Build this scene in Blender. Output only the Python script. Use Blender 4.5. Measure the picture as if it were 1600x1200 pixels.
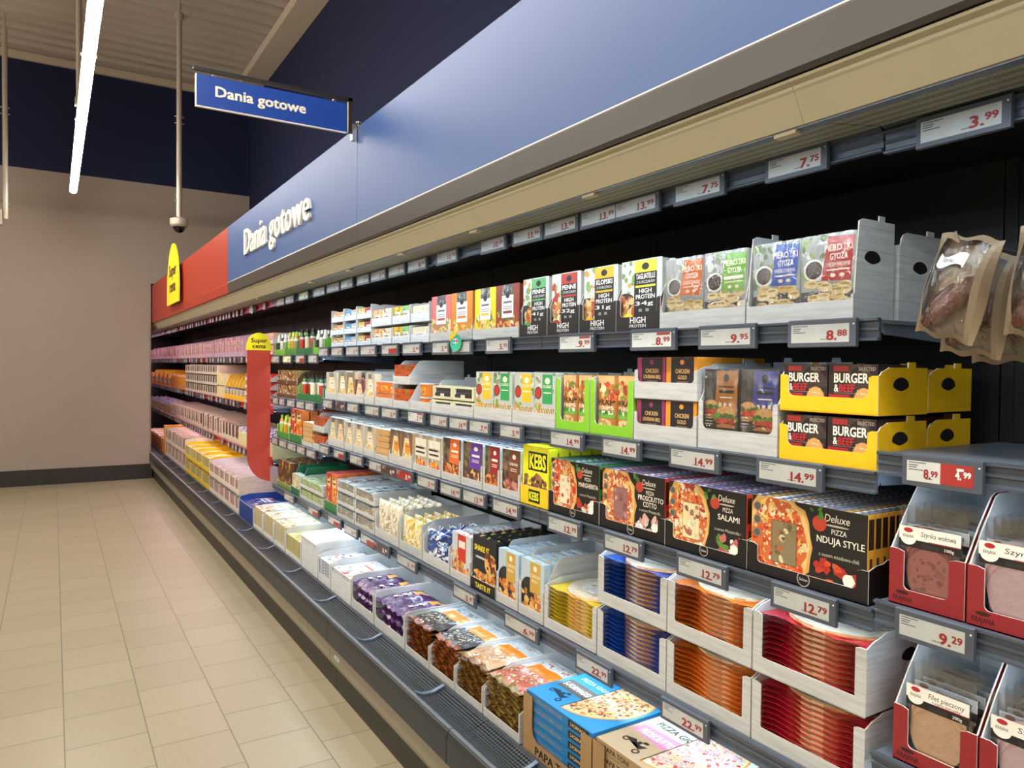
import bpy, math, random
from mathutils import Matrix, Vector

# ---------------------------------------------------------------- clearing
for _o in list(bpy.data.objects):
    bpy.data.objects.remove(_o, do_unlink=True)
scene = bpy.context.scene
col = scene.collection

# ---------------------------------------------------------------- camera
CAM_ROT = ((0.8495851, 0.0027406, -0.5274445), (-0.5273398, 0.0250063, -0.8492864), (0.0108619, 0.9996835, 0.0226902))
EYE = 1.55
cam_d = bpy.data.cameras.new('camera'); cam_d.sensor_width = 36.0; cam_d.lens = 25.98
cam_d.clip_start = 0.05; cam_d.clip_end = 60
cam = bpy.data.objects.new('camera', cam_d); col.objects.link(cam)
cam.matrix_world = Matrix.Translation((0, 0, EYE)) @ Matrix(CAM_ROT).to_4x4()
scene.camera = cam

# ---------------------------------------------------------------- view + world
vs = scene.view_settings
scene.display_settings.display_device = 'sRGB'
vs.view_transform = 'Standard'; vs.look = 'None'; vs.gamma = 1.0; vs.use_curve_mapping = False
vs.exposure = 0.16
w = bpy.data.worlds.new('world'); scene.world = w; w.use_nodes = True
w.node_tree.nodes['Background'].inputs[0].default_value = (0.9, 0.85, 0.75, 1)
w.node_tree.nodes['Background'].inputs[1].default_value = 0.0
TUBE_W = 60.0        # strength of the ceiling light lines
CASE_W = 62.0
SHELF_W = 27.0       # strips under the shelf edges        # strength of the light strips in the case canopies

# ---------------------------------------------------------------- colours, materials
def lin(c):
    return tuple((x / 12.92 if x <= 0.04045 else ((x + 0.055) / 1.055) ** 2.4) for x in c)
def hx(s):
    if not isinstance(s, str): return s
    return lin(tuple(int(s[i:i + 2], 16) / 255 for i in (0, 2, 4)))
MATS = {}
def nodes(name):
    m = bpy.data.materials.new(name); m.use_nodes = True
    nt = m.node_tree; b = nt.nodes['Principled BSDF']
    MATS[name] = m
    return m, nt, b
def N(nt, kind, **kw):
    n = nt.nodes.new(kind)
    for k, v in kw.items():
        if k in n.inputs: n.inputs[k].default_value = v
        else: setattr(n, k, v)
    return n
def L(nt, a, b): nt.links.new(a, b)
def plain(name, c, rough=0.5, metal=0.0, noise=0.06, scale=9.0, spec=None, stretch=None, bump=0.0):
    m, nt, b = nodes(name)
    c = hx(c)
    tc = N(nt, 'ShaderNodeTexCoord'); mp = N(nt, 'ShaderNodeMapping')
    if stretch: mp.inputs['Scale'].default_value = stretch
    nz = N(nt, 'ShaderNodeTexNoise', Scale=scale, Detail=4.0)
    L(nt, tc.outputs['Object'], mp.inputs['Vector']); L(nt, mp.outputs[0], nz.inputs['Vector'])
    mx = N(nt, 'ShaderNodeMix', data_type='RGBA')
    mx.inputs[6].default_value = tuple(x * (1 - noise) for x in c) + (1,)
    mx.inputs[7].default_value = tuple(min(1, x * (1 + noise)) for x in c) + (1,)
    L(nt, nz.outputs[0], mx.inputs[0]); L(nt, mx.outputs[2], b.inputs['Base Color'])
    b.inputs['Roughness'].default_value = rough; b.inputs['Metallic'].default_value = metal
    if spec is not None: b.inputs['Specular IOR Level'].default_value = spec
    if bump:
        bp = N(nt, 'ShaderNodeBump', Strength=bump, Distance=0.01); L(nt, nz.outputs[0], bp.inputs['Height'])
        L(nt, bp.outputs[0], b.inputs['Normal'])
    return m
def print_mat(name, rough, spec=0.5, bump=0.0, bscale=40, coat=0.0):
    m, nt, b = nodes(name)
    a = N(nt, 'ShaderNodeAttribute', attribute_name='ink')
    tc = N(nt, 'ShaderNodeTexCoord'); nz = N(nt, 'ShaderNodeTexNoise', Scale=bscale, Detail=3.0)
    L(nt, tc.outputs['Object'], nz.inputs['Vector'])
    hsv = N(nt, 'ShaderNodeHueSaturation')
    mr = N(nt, 'ShaderNodeMapRange'); mr.inputs[3].default_value = 0.9; mr.inputs[4].default_value = 1.1
    L(nt, nz.outputs[0], mr.inputs[0]); L(nt, mr.outputs[0], hsv.inputs['Value'])
    L(nt, a.outputs['Color'], hsv.inputs['Color']); L(nt, hsv.outputs[0], b.inputs['Base Color'])
    b.inputs['Roughness'].default_value = rough; b.inputs['Specular IOR Level'].default_value = spec
    b.inputs['Coat Weight'].default_value = coat; b.inputs['Coat Roughness'].default_value = 0.12
    if bump:
        bp = N(nt, 'ShaderNodeBump', Strength=bump, Distance=0.01); L(nt, nz.outputs[0], bp.inputs['Height'])
        L(nt, bp.outputs[0], b.inputs['Normal'])
    return m
print_mat('print', 0.42)                                   # printed carton
print_mat('foodprint', 0.45)
for _n in MATS['foodprint'].node_tree.nodes:
    if _n.type == 'TEX_NOISE': _n.inputs['Scale'].default_value = 230; _n.inputs['Detail'].default_value = 5
    if _n.type == 'MAP_RANGE': _n.inputs[1].default_value = .3; _n.inputs[2].default_value = .7; _n.inputs[3].default_value = 0.6; _n.inputs[4].default_value = 1.3
print_mat('foil', 0.22, 0.6, bump=0.55, bscale=38, coat=0.3)         # crinkled printed plastic
print_mat('food', 0.5, 0.4, bump=0.5, bscale=90)
print_mat('smoked', 0.3, 0.5, bump=0.9, bscale=55, coat=0.3)
print_mat('wetfood', 0.22, 0.6, bump=0.3, bscale=60, coat=0.4)
# whitewashed plank print on shelf trays
m, nt, b = nodes('tray_card')
a = N(nt, 'ShaderNodeAttribute', attribute_name='ink')
tc = N(nt, 'ShaderNodeTexCoord'); mp = N(nt, 'ShaderNodeMapping'); mp.inputs['Scale'].default_value = (6, 6, 60)
nz = N(nt, 'ShaderNodeTexNoise', Scale=1.6, Detail=6.0, Distortion=0.5)
L(nt, tc.outputs['Object'], mp.inputs[0]); L(nt, mp.outputs[0], nz.inputs['Vector'])
cr = N(nt, 'ShaderNodeValToRGB'); cr.color_ramp.elements[0].position = 0.3; cr.color_ramp.elements[0].color = (0.80, 0.79, 0.77, 1)
cr.color_ramp.elements[1].position = 0.62; cr.color_ramp.elements[1].color = (1, 1, 1, 1)
L(nt, nz.outputs[0], cr.inputs[0])
sx = N(nt, 'ShaderNodeSeparateXYZ'); L(nt, tc.outputs['Object'], sx.inputs[0])
fr = N(nt, 'ShaderNodeMath', operation='PINGPONG'); fr.inputs[1].default_value = 0.026; L(nt, sx.outputs[2], fr.inputs[0])
lt = N(nt, 'ShaderNodeMapRange'); lt.inputs[1].default_value = 0.0; lt.inputs[2].default_value = 0.0016; lt.inputs[3].default_value = 0.7; lt.inputs[4].default_value = 1.0
L(nt, fr.outputs[0], lt.inputs[0])
m1 = N(nt, 'ShaderNodeMix', data_type='RGBA', blend_type='MULTIPLY'); m1.inputs[0].default_value = 1
L(nt, a.outputs['Color'], m1.inputs[6]); L(nt, cr.outputs[0], m1.inputs[7])
m2 = N(nt, 'ShaderNodeMix', data_type='RGBA', blend_type='MULTIPLY'); m2.inputs[0].default_value = 1
L(nt, m1.outputs[2], m2.inputs[6]); L(nt, lt.outputs[0], m2.inputs[7]); L(nt, m2.outputs[2], b.inputs['Base Color'])
b.inputs['Roughness'].default_value = 0.6
# clear film
def film(name, tr, rough, bump, scale, tint=(1, 1, 1)):
    m, nt, b = nodes(name)
    out = nt.nodes['Material Output']; nt.nodes.remove(b)
    t = N(nt, 'ShaderNodeBsdfTransparent'); t.inputs[0].default_value = tint + (1,)
    g = N(nt, 'ShaderNodeBsdfGlossy'); g.inputs['Roughness'].default_value = rough; g.inputs['Color'].default_value = (1, 1, 1, 1)
    tc = N(nt, 'ShaderNodeTexCoord'); nz = N(nt, 'ShaderNodeTexNoise', Scale=scale, Detail=3.0, Distortion=1.6)
    mp = N(nt, 'ShaderNodeMapping'); mp.inputs['Scale'].default_value = (1, 1.6, 0.6)
    L(nt, tc.outputs['Object'], mp.inputs[0]); L(nt, mp.outputs[0], nz.inputs['Vector'])
    bp = N(nt, 'ShaderNodeBump', Strength=bump, Distance=0.02); L(nt, nz.outputs[0], bp.inputs['Height']); L(nt, bp.outputs[0], g.inputs['Normal'])
    lw = N(nt, 'ShaderNodeLayerWeight', Blend=0.25)
    mr = N(nt, 'ShaderNodeMapRange'); mr.inputs[3].default_value = 1 - tr; mr.inputs[4].default_value = 0.75
    L(nt, lw.outputs['Fresnel'], mr.inputs[0])
    mx = N(nt, 'ShaderNodeMixShader'); L(nt, mr.outputs[0], mx.inputs[0]); L(nt, t.outputs[0], mx.inputs[1]); L(nt, g.outputs[0], mx.inputs[2])
    L(nt, mx.outputs[0], out.inputs['Surface'])
    return m
film('film', 0.91, 0.07, 0.7, 22)
film('clear_tray', 0.93, 0.15, 0.2, 12, (0.94, 0.96, 0.98))
def emit(name, c, s):
    m, nt, b = nodes(name)
    b.inputs['Base Color'].default_value = (0.8, 0.8, 0.8, 1)
    b.inputs['Emission Color'].default_value = tuple(c) + (1,)
    b.inputs['Emission Strength'].default_value = s
    return m
emit('tube_light', (1.0, 0.93, 0.80), TUBE_W)
emit('case_light', (0.74, 0.88, 1.0), CASE_W)
emit('shelf_light', (0.70, 0.87, 1.0), SHELF_W)
emit('shelf_light_rose', (1.0, 0.62, 0.72), SHELF_W * 0.8)
emit('case_light_rose', (1.0, 0.62, 0.72), CASE_W * 0.85)
plain('steel_grey', '4b525c', 0.42, 0.3, 0.05)
plain('steel_shelf', '768396', 0.4, 0.3, 0.05)
plain('rail_grey', '4e5662', 0.35, 0.2, 0.04)
plain('rail_red', 'b02a2a', 0.35, 0.1, 0.04)
plain('tag_frame', '4a505b', 0.45, 0.0, 0.04)
plain('inner_black', '0c0c0f', 0.6, 0.0, 0.2)
plain('bumper_grey', '25282e', 0.42, 0.0, 0.05)
plain('panel_beige', '857d6c', 0.45, 0.0, 0.03)
plain('trim_taupe', '454040', 0.35, 0.1, 0.04, stretch=(1, .2, 6))
plain('canopy_beige', 'b9b298', 0.6, 0.0, 0.03)
plain('kick_dark', '2c2824', 0.5, 0.0, 0.1)
plain('grille_metal', '7d8187', 0.35, 0.6, 0.05)
plain('grille_well', '191b1f', 0.6)
plain('header_blue', '2f5290', 0.45, 0.0, 0.02, 2.0, spec=0.7)
plain('header_red', 'a8301b', 0.45, 0.0, 0.02, 2.0)
plain('letter_white', 'fdf8ea', 0.4)
plain('sign_blue', '1c49a8', 0.35, 0.0, 0.02)
plain('sign_yellow', 'f6e51c', 0.45, 0.0, 0.03)
plain('sign_red', 'b63e30', 0.4, 0.0, 0.03)
plain('ink_brown', '5a1f16', 0.5)
plain('pole_white', 'b5aa9c', 0.4, 0.2, 0.03)
plain('dome_dark', '0b0b0d', 0.08, 0.0, 0.02)
plain('chrome', 'c8c8c8', 0.25, 0.9, 0.02)
plain('bracket_black', '2c2c2e', 0.4, 0.3, 0.05)
plain('wall_paint', 'a3968f', 0.85, 0.0, 0.03, 3.0)
plain('wall_navy', '081640', 0.8, 0.0, 0.06, 3.0)
plain('skirting', '2e2b2c', 0.45, 0.0, 0.1)
plain('ceiling_white', 'b9aea4', 0.6, 0.0, 0.05, 3.0)
plain('beam_beige', 'cbbca8', 0.6, 0.0, 0.04, 2.0)
plain('red_plastic', 'c0241e', 0.35)
# floor: 30 cm tiles laid half-bond in columns running down the aisle
m, nt, b = nodes('floor_tiles')
tc = N(nt, 'ShaderNodeTexCoord'); sp = N(nt, 'ShaderNodeSeparateXYZ'); L(nt, tc.outputs['Object'], sp.inputs[0])
cb = N(nt, 'ShaderNodeCombineXYZ')
ax = N(nt, 'ShaderNodeMath', operation='ADD'); ax.inputs[1].default_value = -0.035 + 30.0; L(nt, sp.outputs[0], ax.inputs[0])
ay = N(nt, 'ShaderNodeMath', operation='ADD'); ay.inputs[1].default_value = 0.04 + 30.0; L(nt, sp.outputs[1], ay.inputs[0])
L(nt, ay.outputs[0], cb.inputs[0]); L(nt, ax.outputs[0], cb.inputs[1])
bt = N(nt, 'ShaderNodeTexBrick', offset=0.5)
bt.inputs['Scale'].default_value = 1.0; bt.inputs['Brick Width'].default_value = 0.3; bt.inputs['Row Height'].default_value = 0.3
bt.inputs['Mortar Size'].default_value = 0.0022; bt.inputs['Mortar Smooth'].default_value = 0.1
bt.inputs['Color1'].default_value = hx('a29880') + (1,); bt.inputs['Color2'].default_value = hx('a99f87') + (1,); bt.inputs['Mortar'].default_value = hx('6f685b') + (1,)
L(nt, cb.outputs[0], bt.inputs['Vector'])
nz = N(nt, 'ShaderNodeTexNoise', Scale=130.0, Detail=2.0); L(nt, tc.outputs['Object'], nz.inputs['Vector'])
cr = N(nt, 'ShaderNodeValToRGB'); cr.color_ramp.elements[0].position = 0.3; cr.color_ramp.elements[0].color = (0.72, 0.66, 0.56, 1)
cr.color_ramp.elements[1].position = 0.4; cr.color_ramp.elements[1].color = (1, 1, 1, 1); L(nt, nz.outputs[0], cr.inputs[0])
mx = N(nt, 'ShaderNodeMix', data_type='RGBA', blend_type='MULTIPLY'); mx.inputs[0].default_value = 0.6
L(nt, bt.outputs['Color'], mx.inputs[6]); L(nt, cr.outputs[0], mx.inputs[7]); L(nt, mx.outputs[2], b.inputs['Base Color'])
b.inputs['Roughness'].default_value = 0.33; b.inputs['Specular IOR Level'].default_value = 0.45
# perforated air outlet
m, nt, b = nodes('honeycomb')
tc = N(nt, 'ShaderNodeTexCoord'); vo = N(nt, 'ShaderNodeTexVoronoi', Scale=150.0); vo.inputs['Randomness'].default_value = 0.15
L(nt, tc.outputs['Object'], vo.inputs['Vector'])
cr = N(nt, 'ShaderNodeValToRGB'); cr.color_ramp.elements[0].position = 0.32; cr.color_ramp.elements[0].color = hx('2a2d28') + (1,)
cr.color_ramp.elements[1].position = 0.5; cr.color_ramp.elements[1].color = hx('9a9c86') + (1,)
L(nt, vo.outputs['Distance'], cr.inputs[0]); L(nt, cr.outputs[0], b.inputs['Base Color']); b.inputs['Roughness'].default_value = 0.6

# ---------------------------------------------------------------- mesh builder
WHITE = (0.85, 0.85, 0.85)
class MB:
    def __init__(s): s.v = []; s.f = []; s.c = []; s.m = []; s.sm = []
    def face(s, pts, c=WHITE, m='print', sm=False):
        n = len(s.v); s.v.extend(pts); s.f.append(tuple(range(n, n + len(pts)))); s.c.append(hx(c)); s.m.append(m); s.sm.append(sm)
    def faces(s, vs_, fs, c=WHITE, m='print', sm=False):
        n = len(s.v); s.v.extend(vs_)
        for f in fs:
            s.f.append(tuple(i + n for i in f)); s.c.append(hx(c)); s.m.append(m); s.sm.append(sm)
    def box(s, x0, x1, y0, y1, z0, z1, c=WHITE, m='print'):
        vs_ = [(x0, y0, z0), (x1, y0, z0), (x1, y1, z0), (x0, y1, z0), (x0, y0, z1), (x1, y0, z1), (x1, y1, z1), (x0, y1, z1)]
        s.faces(vs_, [(0, 3, 2, 1), (4, 5, 6, 7), (0, 1, 5, 4), (1, 2, 6, 5), (2, 3, 7, 6), (3, 0, 4, 7)], c, m)
    # prism of a 2D outline; axis is the extrusion axis; outline gives the other two in x<y<z order
    def prism(s, pts, axis, a, b, c=WHITE, m='print', edge=None, sm=False):
        def P(p, t):
            if axis == 'x': return (t, p[0], p[1])
            if axis == 'y': return (p[0], t, p[1])
            return (p[0], p[1], t)
        n = len(pts)
        ar = sum(pts[i][0] * pts[(i + 1) % n][1] - pts[(i + 1) % n][0] * pts[i][1] for i in range(n))
        if ar < 0: pts = pts[::-1]
        if axis == 'y': lo, hi = b, a
        else: lo, hi = a, b
        if a > b: lo, hi = hi, lo
        A = [P(p, lo) for p in pts]; B = [P(p, hi) for p in pts]
        s.faces(A, [tuple(range(n))[::-1]], c, m); s.faces(B, [tuple(range(n))], c, m)
        s.faces(A + B, [(i, (i + 1) % n, n + (i + 1) % n, n + i) for i in range(n)], edge or c, m, sm)
    def grid(s, P, nu, nv, c=WHITE, m='print', sm=True, closed_u=False, cf=None):
        n = len(s.v)
        for j in range(nv + 1):
            for i in range(nu + (0 if closed_u else 1)):
                s.v.append(P(i / nu, j / nv))
        w_ = nu + (0 if closed_u else 1)
        for j in range(nv):
            for i in range(nu):
                i2 = (i + 1) % w_ if closed_u else i + 1
                s.f.append((n + j * w_ + i, n + j * w_ + i2, n + (j + 1) * w_ + i2, n + (j + 1) * w_ + i))
                s.c.append(hx(cf((i + .5) / nu, (j + .5) / nv) if cf else c)); s.m.append(m); s.sm.append(sm)
    def cyl(s, p0, p1, r0, r1=None, n=12, c=WHITE, m='print', caps=True):
        r1 = r0 if r1 is None else r1
        p0 = Vector(p0); p1 = Vector(p1); d = (p1 - p0).normalized()
        a = d.orthogonal().normalized(); b_ = d.cross(a)
        A = [tuple(p0 + a * (r0 * math.cos(2 * math.pi * i / n)) + b_ * (r0 * math.sin(2 * math.pi * i / n))) for i in range(n)]
        B = [tuple(p1 + a * (r1 * math.cos(2 * math.pi * i / n)) + b_ * (r1 * math.sin(2 * math.pi * i / n))) for i in range(n)]
        s.faces(A + B, [(i, (i + 1) % n, n + (i + 1) % n, n + i) for i in range(n)], c, m, True)
        if caps:
            s.faces(A, [tuple(range(n))[::-1]], c, m); s.faces(B, [tuple(range(n))], c, m)
    def mesh(s, name):
        me = bpy.data.meshes.new(name)
        me.from_pydata([tuple(p) for p in s.v], [], s.f)
        keys = []
        for k in s.m:
            if k not in keys: keys.append(k)
        for k in keys: me.materials.append(MATS[k])
        idx = {k: i for i, k in enumerate(keys)}
        me.polygons.foreach_set('material_index', [idx[k] for k in s.m])
        me.polygons.foreach_set('use_smooth', s.sm)
        at = me.color_attributes.new('ink', 'FLOAT_COLOR', 'CORNER')
        buf = []
        for f, c in zip(s.f, s.c): buf.extend((c[0], c[1], c[2], 1.0) * len(f))
        at.data.foreach_set('color', buf)
        me.update()
        return me

def put(name, mb, parent=None, loc=None, rot=None):
    me = mb.mesh(name) if isinstance(mb, MB) else mb
    o = bpy.data.objects.new(name, me); col.objects.link(o)
    if parent: o.parent = parent
    if loc: o.location = loc
    if rot: o.rotation_euler = rot
    return o
def empty(name, loc=(0, 0, 0), rz=0):
    o = bpy.data.objects.new(name, None); col.objects.link(o); o.location = loc; o.rotation_euler = (0, 0, rz)
    o.empty_display_size = 0.05
    return o
THINGS = []
def tag(o, label, cat, group=None):
    o['label'] = label; o['category'] = cat
    if group: o['group'] = group
    THINGS.append(o)
    return o
def structure(o): o['kind'] = 'structure'; return o
def dup(o, loc, rz=None):
    c = o.copy(); col.objects.link(c); c.location = loc
    if rz is not None: c.rotation_euler = (0, 0, rz)
    for ch in o.children:
        k = ch.copy(); col.objects.link(k); k.parent = c
        for g in ch.children:
            h = g.copy(); col.objects.link(h); h.parent = k
    return c

# ---------------------------------------------------------------- lettering
_txt = {}
def glyphs(s, bold=0.0):
    """outline mesh of a string: list of 2D verts and faces, height of a capital = 1"""
    k = (s, bold)
    if k in _txt: return _txt[k]
    cu = bpy.data.curves.new('t', 'FONT'); cu.body = s; cu.resolution_u = 2; cu.fill_mode = 'FRONT' if hasattr(cu, 'fill_mode') else 'BOTH'
    o = bpy.data.objects.new('t', cu); col.objects.link(o)
    bpy.context.view_layer.update()
    dg = bpy.context.evaluated_depsgraph_get(); ev = o.evaluated_get(dg); me = ev.to_mesh()
    v = [(p.co.x / 0.69, p.co.y / 0.69) for p in me.vertices]; f = [tuple(p.vertices) for p in me.polygons]
    ev.to_mesh_clear(); bpy.data.objects.remove(o); bpy.data.curves.remove(cu)
    x0 = min(p[0] for p in v); x1 = max(p[0] for p in v)
    v = [(p[0] - x0, p[1]) for p in v]
    if bold:                              # heavier strokes: the outline laid over itself, slightly shifted
        sh = [(-bold, 0), (bold, 0)] if bold < .03 else [(-bold, -bold * .7), (bold, -bold * .7), (bold, bold * .7), (-bold, bold * .7), (0, 0)]
        n = len(v); f = [tuple(i + q * n for i in g) for q in range(len(sh)) for g in f]
        v = [(p[0] + dx, p[1] + dy, q) for q, (dx, dy) in enumerate(sh) for p in v]
    else: v = [(p[0], p[1], 0) for p in v]
    _txt[k] = (v, f, x1 - x0)
    return _txt[k]

def clip(poly, x0, y0, x1, y1):
    def cl(P, ins, inter):
        out = []
        for i in range(len(P)):
            a, b_ = P[i - 1], P[i]
            if ins(b_):
                if not ins(a): out.append(inter(a, b_))
                out.append(b_)
            elif ins(a): out.append(inter(a, b_))
        return out
    def ix(x): return lambda a, b_: (x, a[1] + (b_[1] - a[1]) * (x - a[0]) / (b_[0] - a[0]))
    def iy(y): return lambda a, b_: (a[0] + (b_[0] - a[0]) * (y - a[1]) / (b_[1] - a[1]), y)
    for ins, it in ((lambda p: p[0] >= x0, ix(x0)), (lambda p: p[0] <= x1, ix(x1)), (lambda p: p[1] >= y0, iy(y0)), (lambda p: p[1] <= y1, iy(y1))):
        if not poly: return []
        poly = cl(poly, ins, it)
    return poly

class Art:
    """printed artwork on one face. (s,t) metres from the lower left corner; place() maps it to 3D"""
    def __init__(s, mb, w, h, fn, m='print', seed=0):
        s.mb = mb; s.w = w; s.h = h; s.fn = fn; s.k = 2; s.m = m; s.r = random.Random(seed)
    def _emit(s, pts, c):
        pts = clip(pts, 0.0004, 0.0004, s.w - 0.0004, s.h - 0.0004)
        if len(pts) < 3: return
        ar = sum(pts[i - 1][0] * pts[i][1] - pts[i][0] * pts[i - 1][1] for i in range(len(pts)))
        if abs(ar) < 1e-8: return
        if ar < 0: pts = pts[::-1]
        s.mb.face([s.fn(p[0], p[1], s.k * 1.2e-5) for p in pts], c, s.m)
    def poly(s, pts, c, inc=1.0): s.k += inc; s._emit(pts, c)
    def rect(s, x0, y0, x1, y1, c): s.poly([(x0 * s.w, y0 * s.h), (x1 * s.w, y0 * s.h), (x1 * s.w, y1 * s.h), (x0 * s.w, y1 * s.h)], c)
    def ell(s, cx, cy, rx, ry, c, n=20, jit=0.0, a0=0.0, sq=False):
        cx *= s.w; cy *= s.h; rx *= s.w; ry = rx if ry is None else ry * s.h
        pts = []
        for i in range(n):
            a = a0 + 2 * math.pi * i / n; k = 1 + s.r.uniform(-jit, jit)
            pts.append((cx + rx * k * math.cos(a), cy + ry * k * math.sin(a)))
        s.poly(pts, c)
    def blobs(s, x0, y0, x1, y1, cols_, n, r0, r1, inside=None, sides=7):
        for _ in range(n):
            x = s.r.uniform(x0, x1); y = s.r.uniform(y0, y1)
            if inside and not inside(x, y): continue
            r = s.r.uniform(r0, r1); st = s.r.uniform(0.5, 1.0); a = s.r.uniform(0, 3.14)
            cx, cy = x * s.w, y * s.h; pts = []
            for i in range(sides):
                t = 2 * math.pi * i / sides; k = 1 + s.r.uniform(-.25, .25)
                px, py = r * k * math.cos(t), r * k * st * math.sin(t)
                pts.append((cx + px * math.cos(a) - py * math.sin(a), cy + px * math.sin(a) + py * math.cos(a)))
            c = hx(s.r.choice(cols_)); f = s.r.uniform(.8, 1.12)
            om = s.m; s.m = 'foodprint' if om == 'print' else om
            s.poly(pts, tuple(min(1, q * f) for q in c), .13); s.m = om
    def text(s, t, x, y, hgt, c, width=None, bold=0.0, al='l', shear=0.0):
        v, f, w_ = glyphs(t, bold)
        sc = hgt * s.h; sx_ = sc
        if width: sx_ = width * s.w / w_
        ox = x * s.w
        if al == 'c': ox -= w_ * sx_ / 2
        if al == 'r': ox -= w_ * sx_
        s.k += 2
        pts = [s.fn(ox + p[0] * sx_ + shear * p[1] * sc, y * s.h + p[1] * sc, (s.k + p[2]) * 1.2e-5) for p in v]
        s.k += 5
        s.mb.faces(pts, f, c, s.m)
    def lines(s, x0, y0, x1, y1, n, c, fill=0.45):
        st = (y1 - y0) / n
        for i in range(n):
            s.rect(x0, y0 + st * i, x0 + (x1 - x0) * s.r.uniform(.55, 1), y0 + st * (i + fill), c)
# face frames
def front(w, x=0.0, z=0.0, tilt=0.0):   # seen from the aisle: left is +y
    return lambda s, t, k: (x - k + t * tilt, w / 2 - s, z + t)
def top(w, z, x0=0.0):                  # seen from above, s to the right, t into the shelf
    return lambda s, t, k: (x0 + t, w / 2 - s, z + k)
def rside(w, x0=0.0, z=0.0):            # right-hand face (-y)
    return lambda s, t, k: (x0 + s, -w / 2 - k, z + t)

def rrect(x0, y0, x1, y1, r, n=4):
    pts = []
    for cx, cy, a in ((x1 - r, y0 + r, -90), (x1 - r, y1 - r, 0), (x0 + r, y1 - r, 90), (x0 + r, y0 + r, 180)):
        for i in range(n + 1):
            t = math.radians(a + 90 * i / n); pts.append((cx + r * math.cos(t), cy + r * math.sin(t)))
    return pts

# ================================================================ SETTING
FAR = 11.02; RW = 2.39; CZ = 5.36
LX = -9.0; BY = -6.0
mb = MB(); mb.box(LX, RW + .2, BY, 15.9, -0.1, 0, m='floor_tiles'); structure(put('floor', mb))
mb = MB(); mb.box(LX, 1.118, FAR, FAR + .2, 0, 3.95, m='wall_paint'); mb.box(1.118, RW, FAR, FAR + .2, 2.62, 3.95, m='wall_paint'); mb.box(.95, 1.118, FAR + .2, 15.9, 0, 2.8, m='wall_paint'); mb.box(1.118, RW, 15.7, 15.9, 0, 2.8, m='wall_paint'); mb.box(LX, RW, FAR, FAR + .2, 3.95, CZ + .3, m='wall_navy'); structure(put('wall_far', mb))
mb = MB(); mb.box(RW, RW + .2, BY, 15.9, 0, 3.3, m='wall_paint'); mb.box(RW, RW + .2, BY, FAR + .2, 3.3, CZ + .3, m='wall_navy'); structure(put('wall_right', mb))
mb = MB(); mb.box(LX - .2, LX, BY, FAR + .2, 0, CZ + .3, m='wall_paint'); structure(put('wall_left', mb))
mb = MB(); mb.box(LX, RW, BY - .2, BY, 0, CZ + .3, m='wall_paint'); structure(put('wall_behind', mb))
mb = MB(); mb.box(LX, 1.13, FAR - .015, FAR, 0.0, 0.198, m='skirting'); structure(put('baseboard_far', mb))
# trapezoidal sheet ceiling, ribs across the aisle
mb = MB()
P = []; y = BY; pitch = 0.25
while y < FAR:
    for dy, z in ((0, CZ), (.09, CZ), (.115, CZ + .07), (.225, CZ + .07)):
        if y + dy < FAR: P.append((y + dy, z))
    y += pitch
P.append((FAR, CZ))
for (a, za), (c, zc) in zip(P, P[1:]):
    mb.face([(LX, a, za), (LX, c, zc), (RW, c, zc), (RW, a, za)], m='ceiling_white')
mb.face([(LX, BY, CZ + .3), (LX, FAR, CZ + .3), (RW, FAR, CZ + .3), (RW, BY, CZ + .3)], m='ceiling_white')
structure(put('ceiling', mb))
mb = MB(); mb.box(1.118, RW, FAR + .2, 15.7, 2.62, 2.8, m='ceiling_white'); structure(put('trim_4', mb))
mb = MB(); mb.box(1.100, 1.1178, FAR - .012, FAR + .19, 0.1, 2.08, m='panel_beige'); structure(put('trim_3', mb))
mb = MB(); mb.box(2.115, RW - .002, BY + .02, FAR - .01, 5.25, CZ - .001, m='beam_beige')
structure(put('trim_1', mb))
mb = MB(); mb.box(LX, 2.11, FAR - .06, FAR - .005, CZ - .09, CZ - .002, m='beam_beige')
structure(put('trim_2', mb))

# ---- light lines hung from the ceiling
def light_line(x, y0, y1, z, label):
    t = empty('tube_light', (x, y0, z))
    n = 4
    hb = MB(); hb.box(-.035, .035, 0, y1 - y0, .02, .07, m='pole_white')
    for i in range(int((y1 - y0) / 1.5)):
        yy = i * 1.5 + .02
        hb.box(-.045, .045, yy, yy + .02, .022, .035, m='pole_white')
    put('housing', hb, t)
    d = MB(); d.prism([(-.036, .02), (-.036, 0), (-.02, -.018), (.02, -.018), (.036, 0), (.036, .02)], 'y', 0.0, y1 - y0, m='tube_light')
    put('diffuser', d, t)
    yy = 6.8 - y0 - 2.8 * 4 + y0
    while yy < y0 + .2: yy += 2.8
    hp = None
    while yy < y1 - .5:
        q = MB(); q.cyl((0, 0, .07), (0, 0, CZ - z - .002), .022, n=10, m='pole_white')
        if yy > 2: q.box(-.03, .03, -.03, .03, .07, .13, m='pole_white')
        put('pole', q, t, (-.02, yy - y0, 0))
        yy += 2.8
    return tag(t, label, 'ceiling light')
light_line(0.2, BY + 1, 9.86, 3.5, 'long glowing white light line hung over the aisle near the case')
light_line(-3.2, BY + 1, 9.86, 3.5, 'second light line hung over the shop floor, left of the first')
light_line(-6.4, BY + 1, 9.86, 3.5, 'third light line hung over the shop floor, nearest the left wall')

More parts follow.
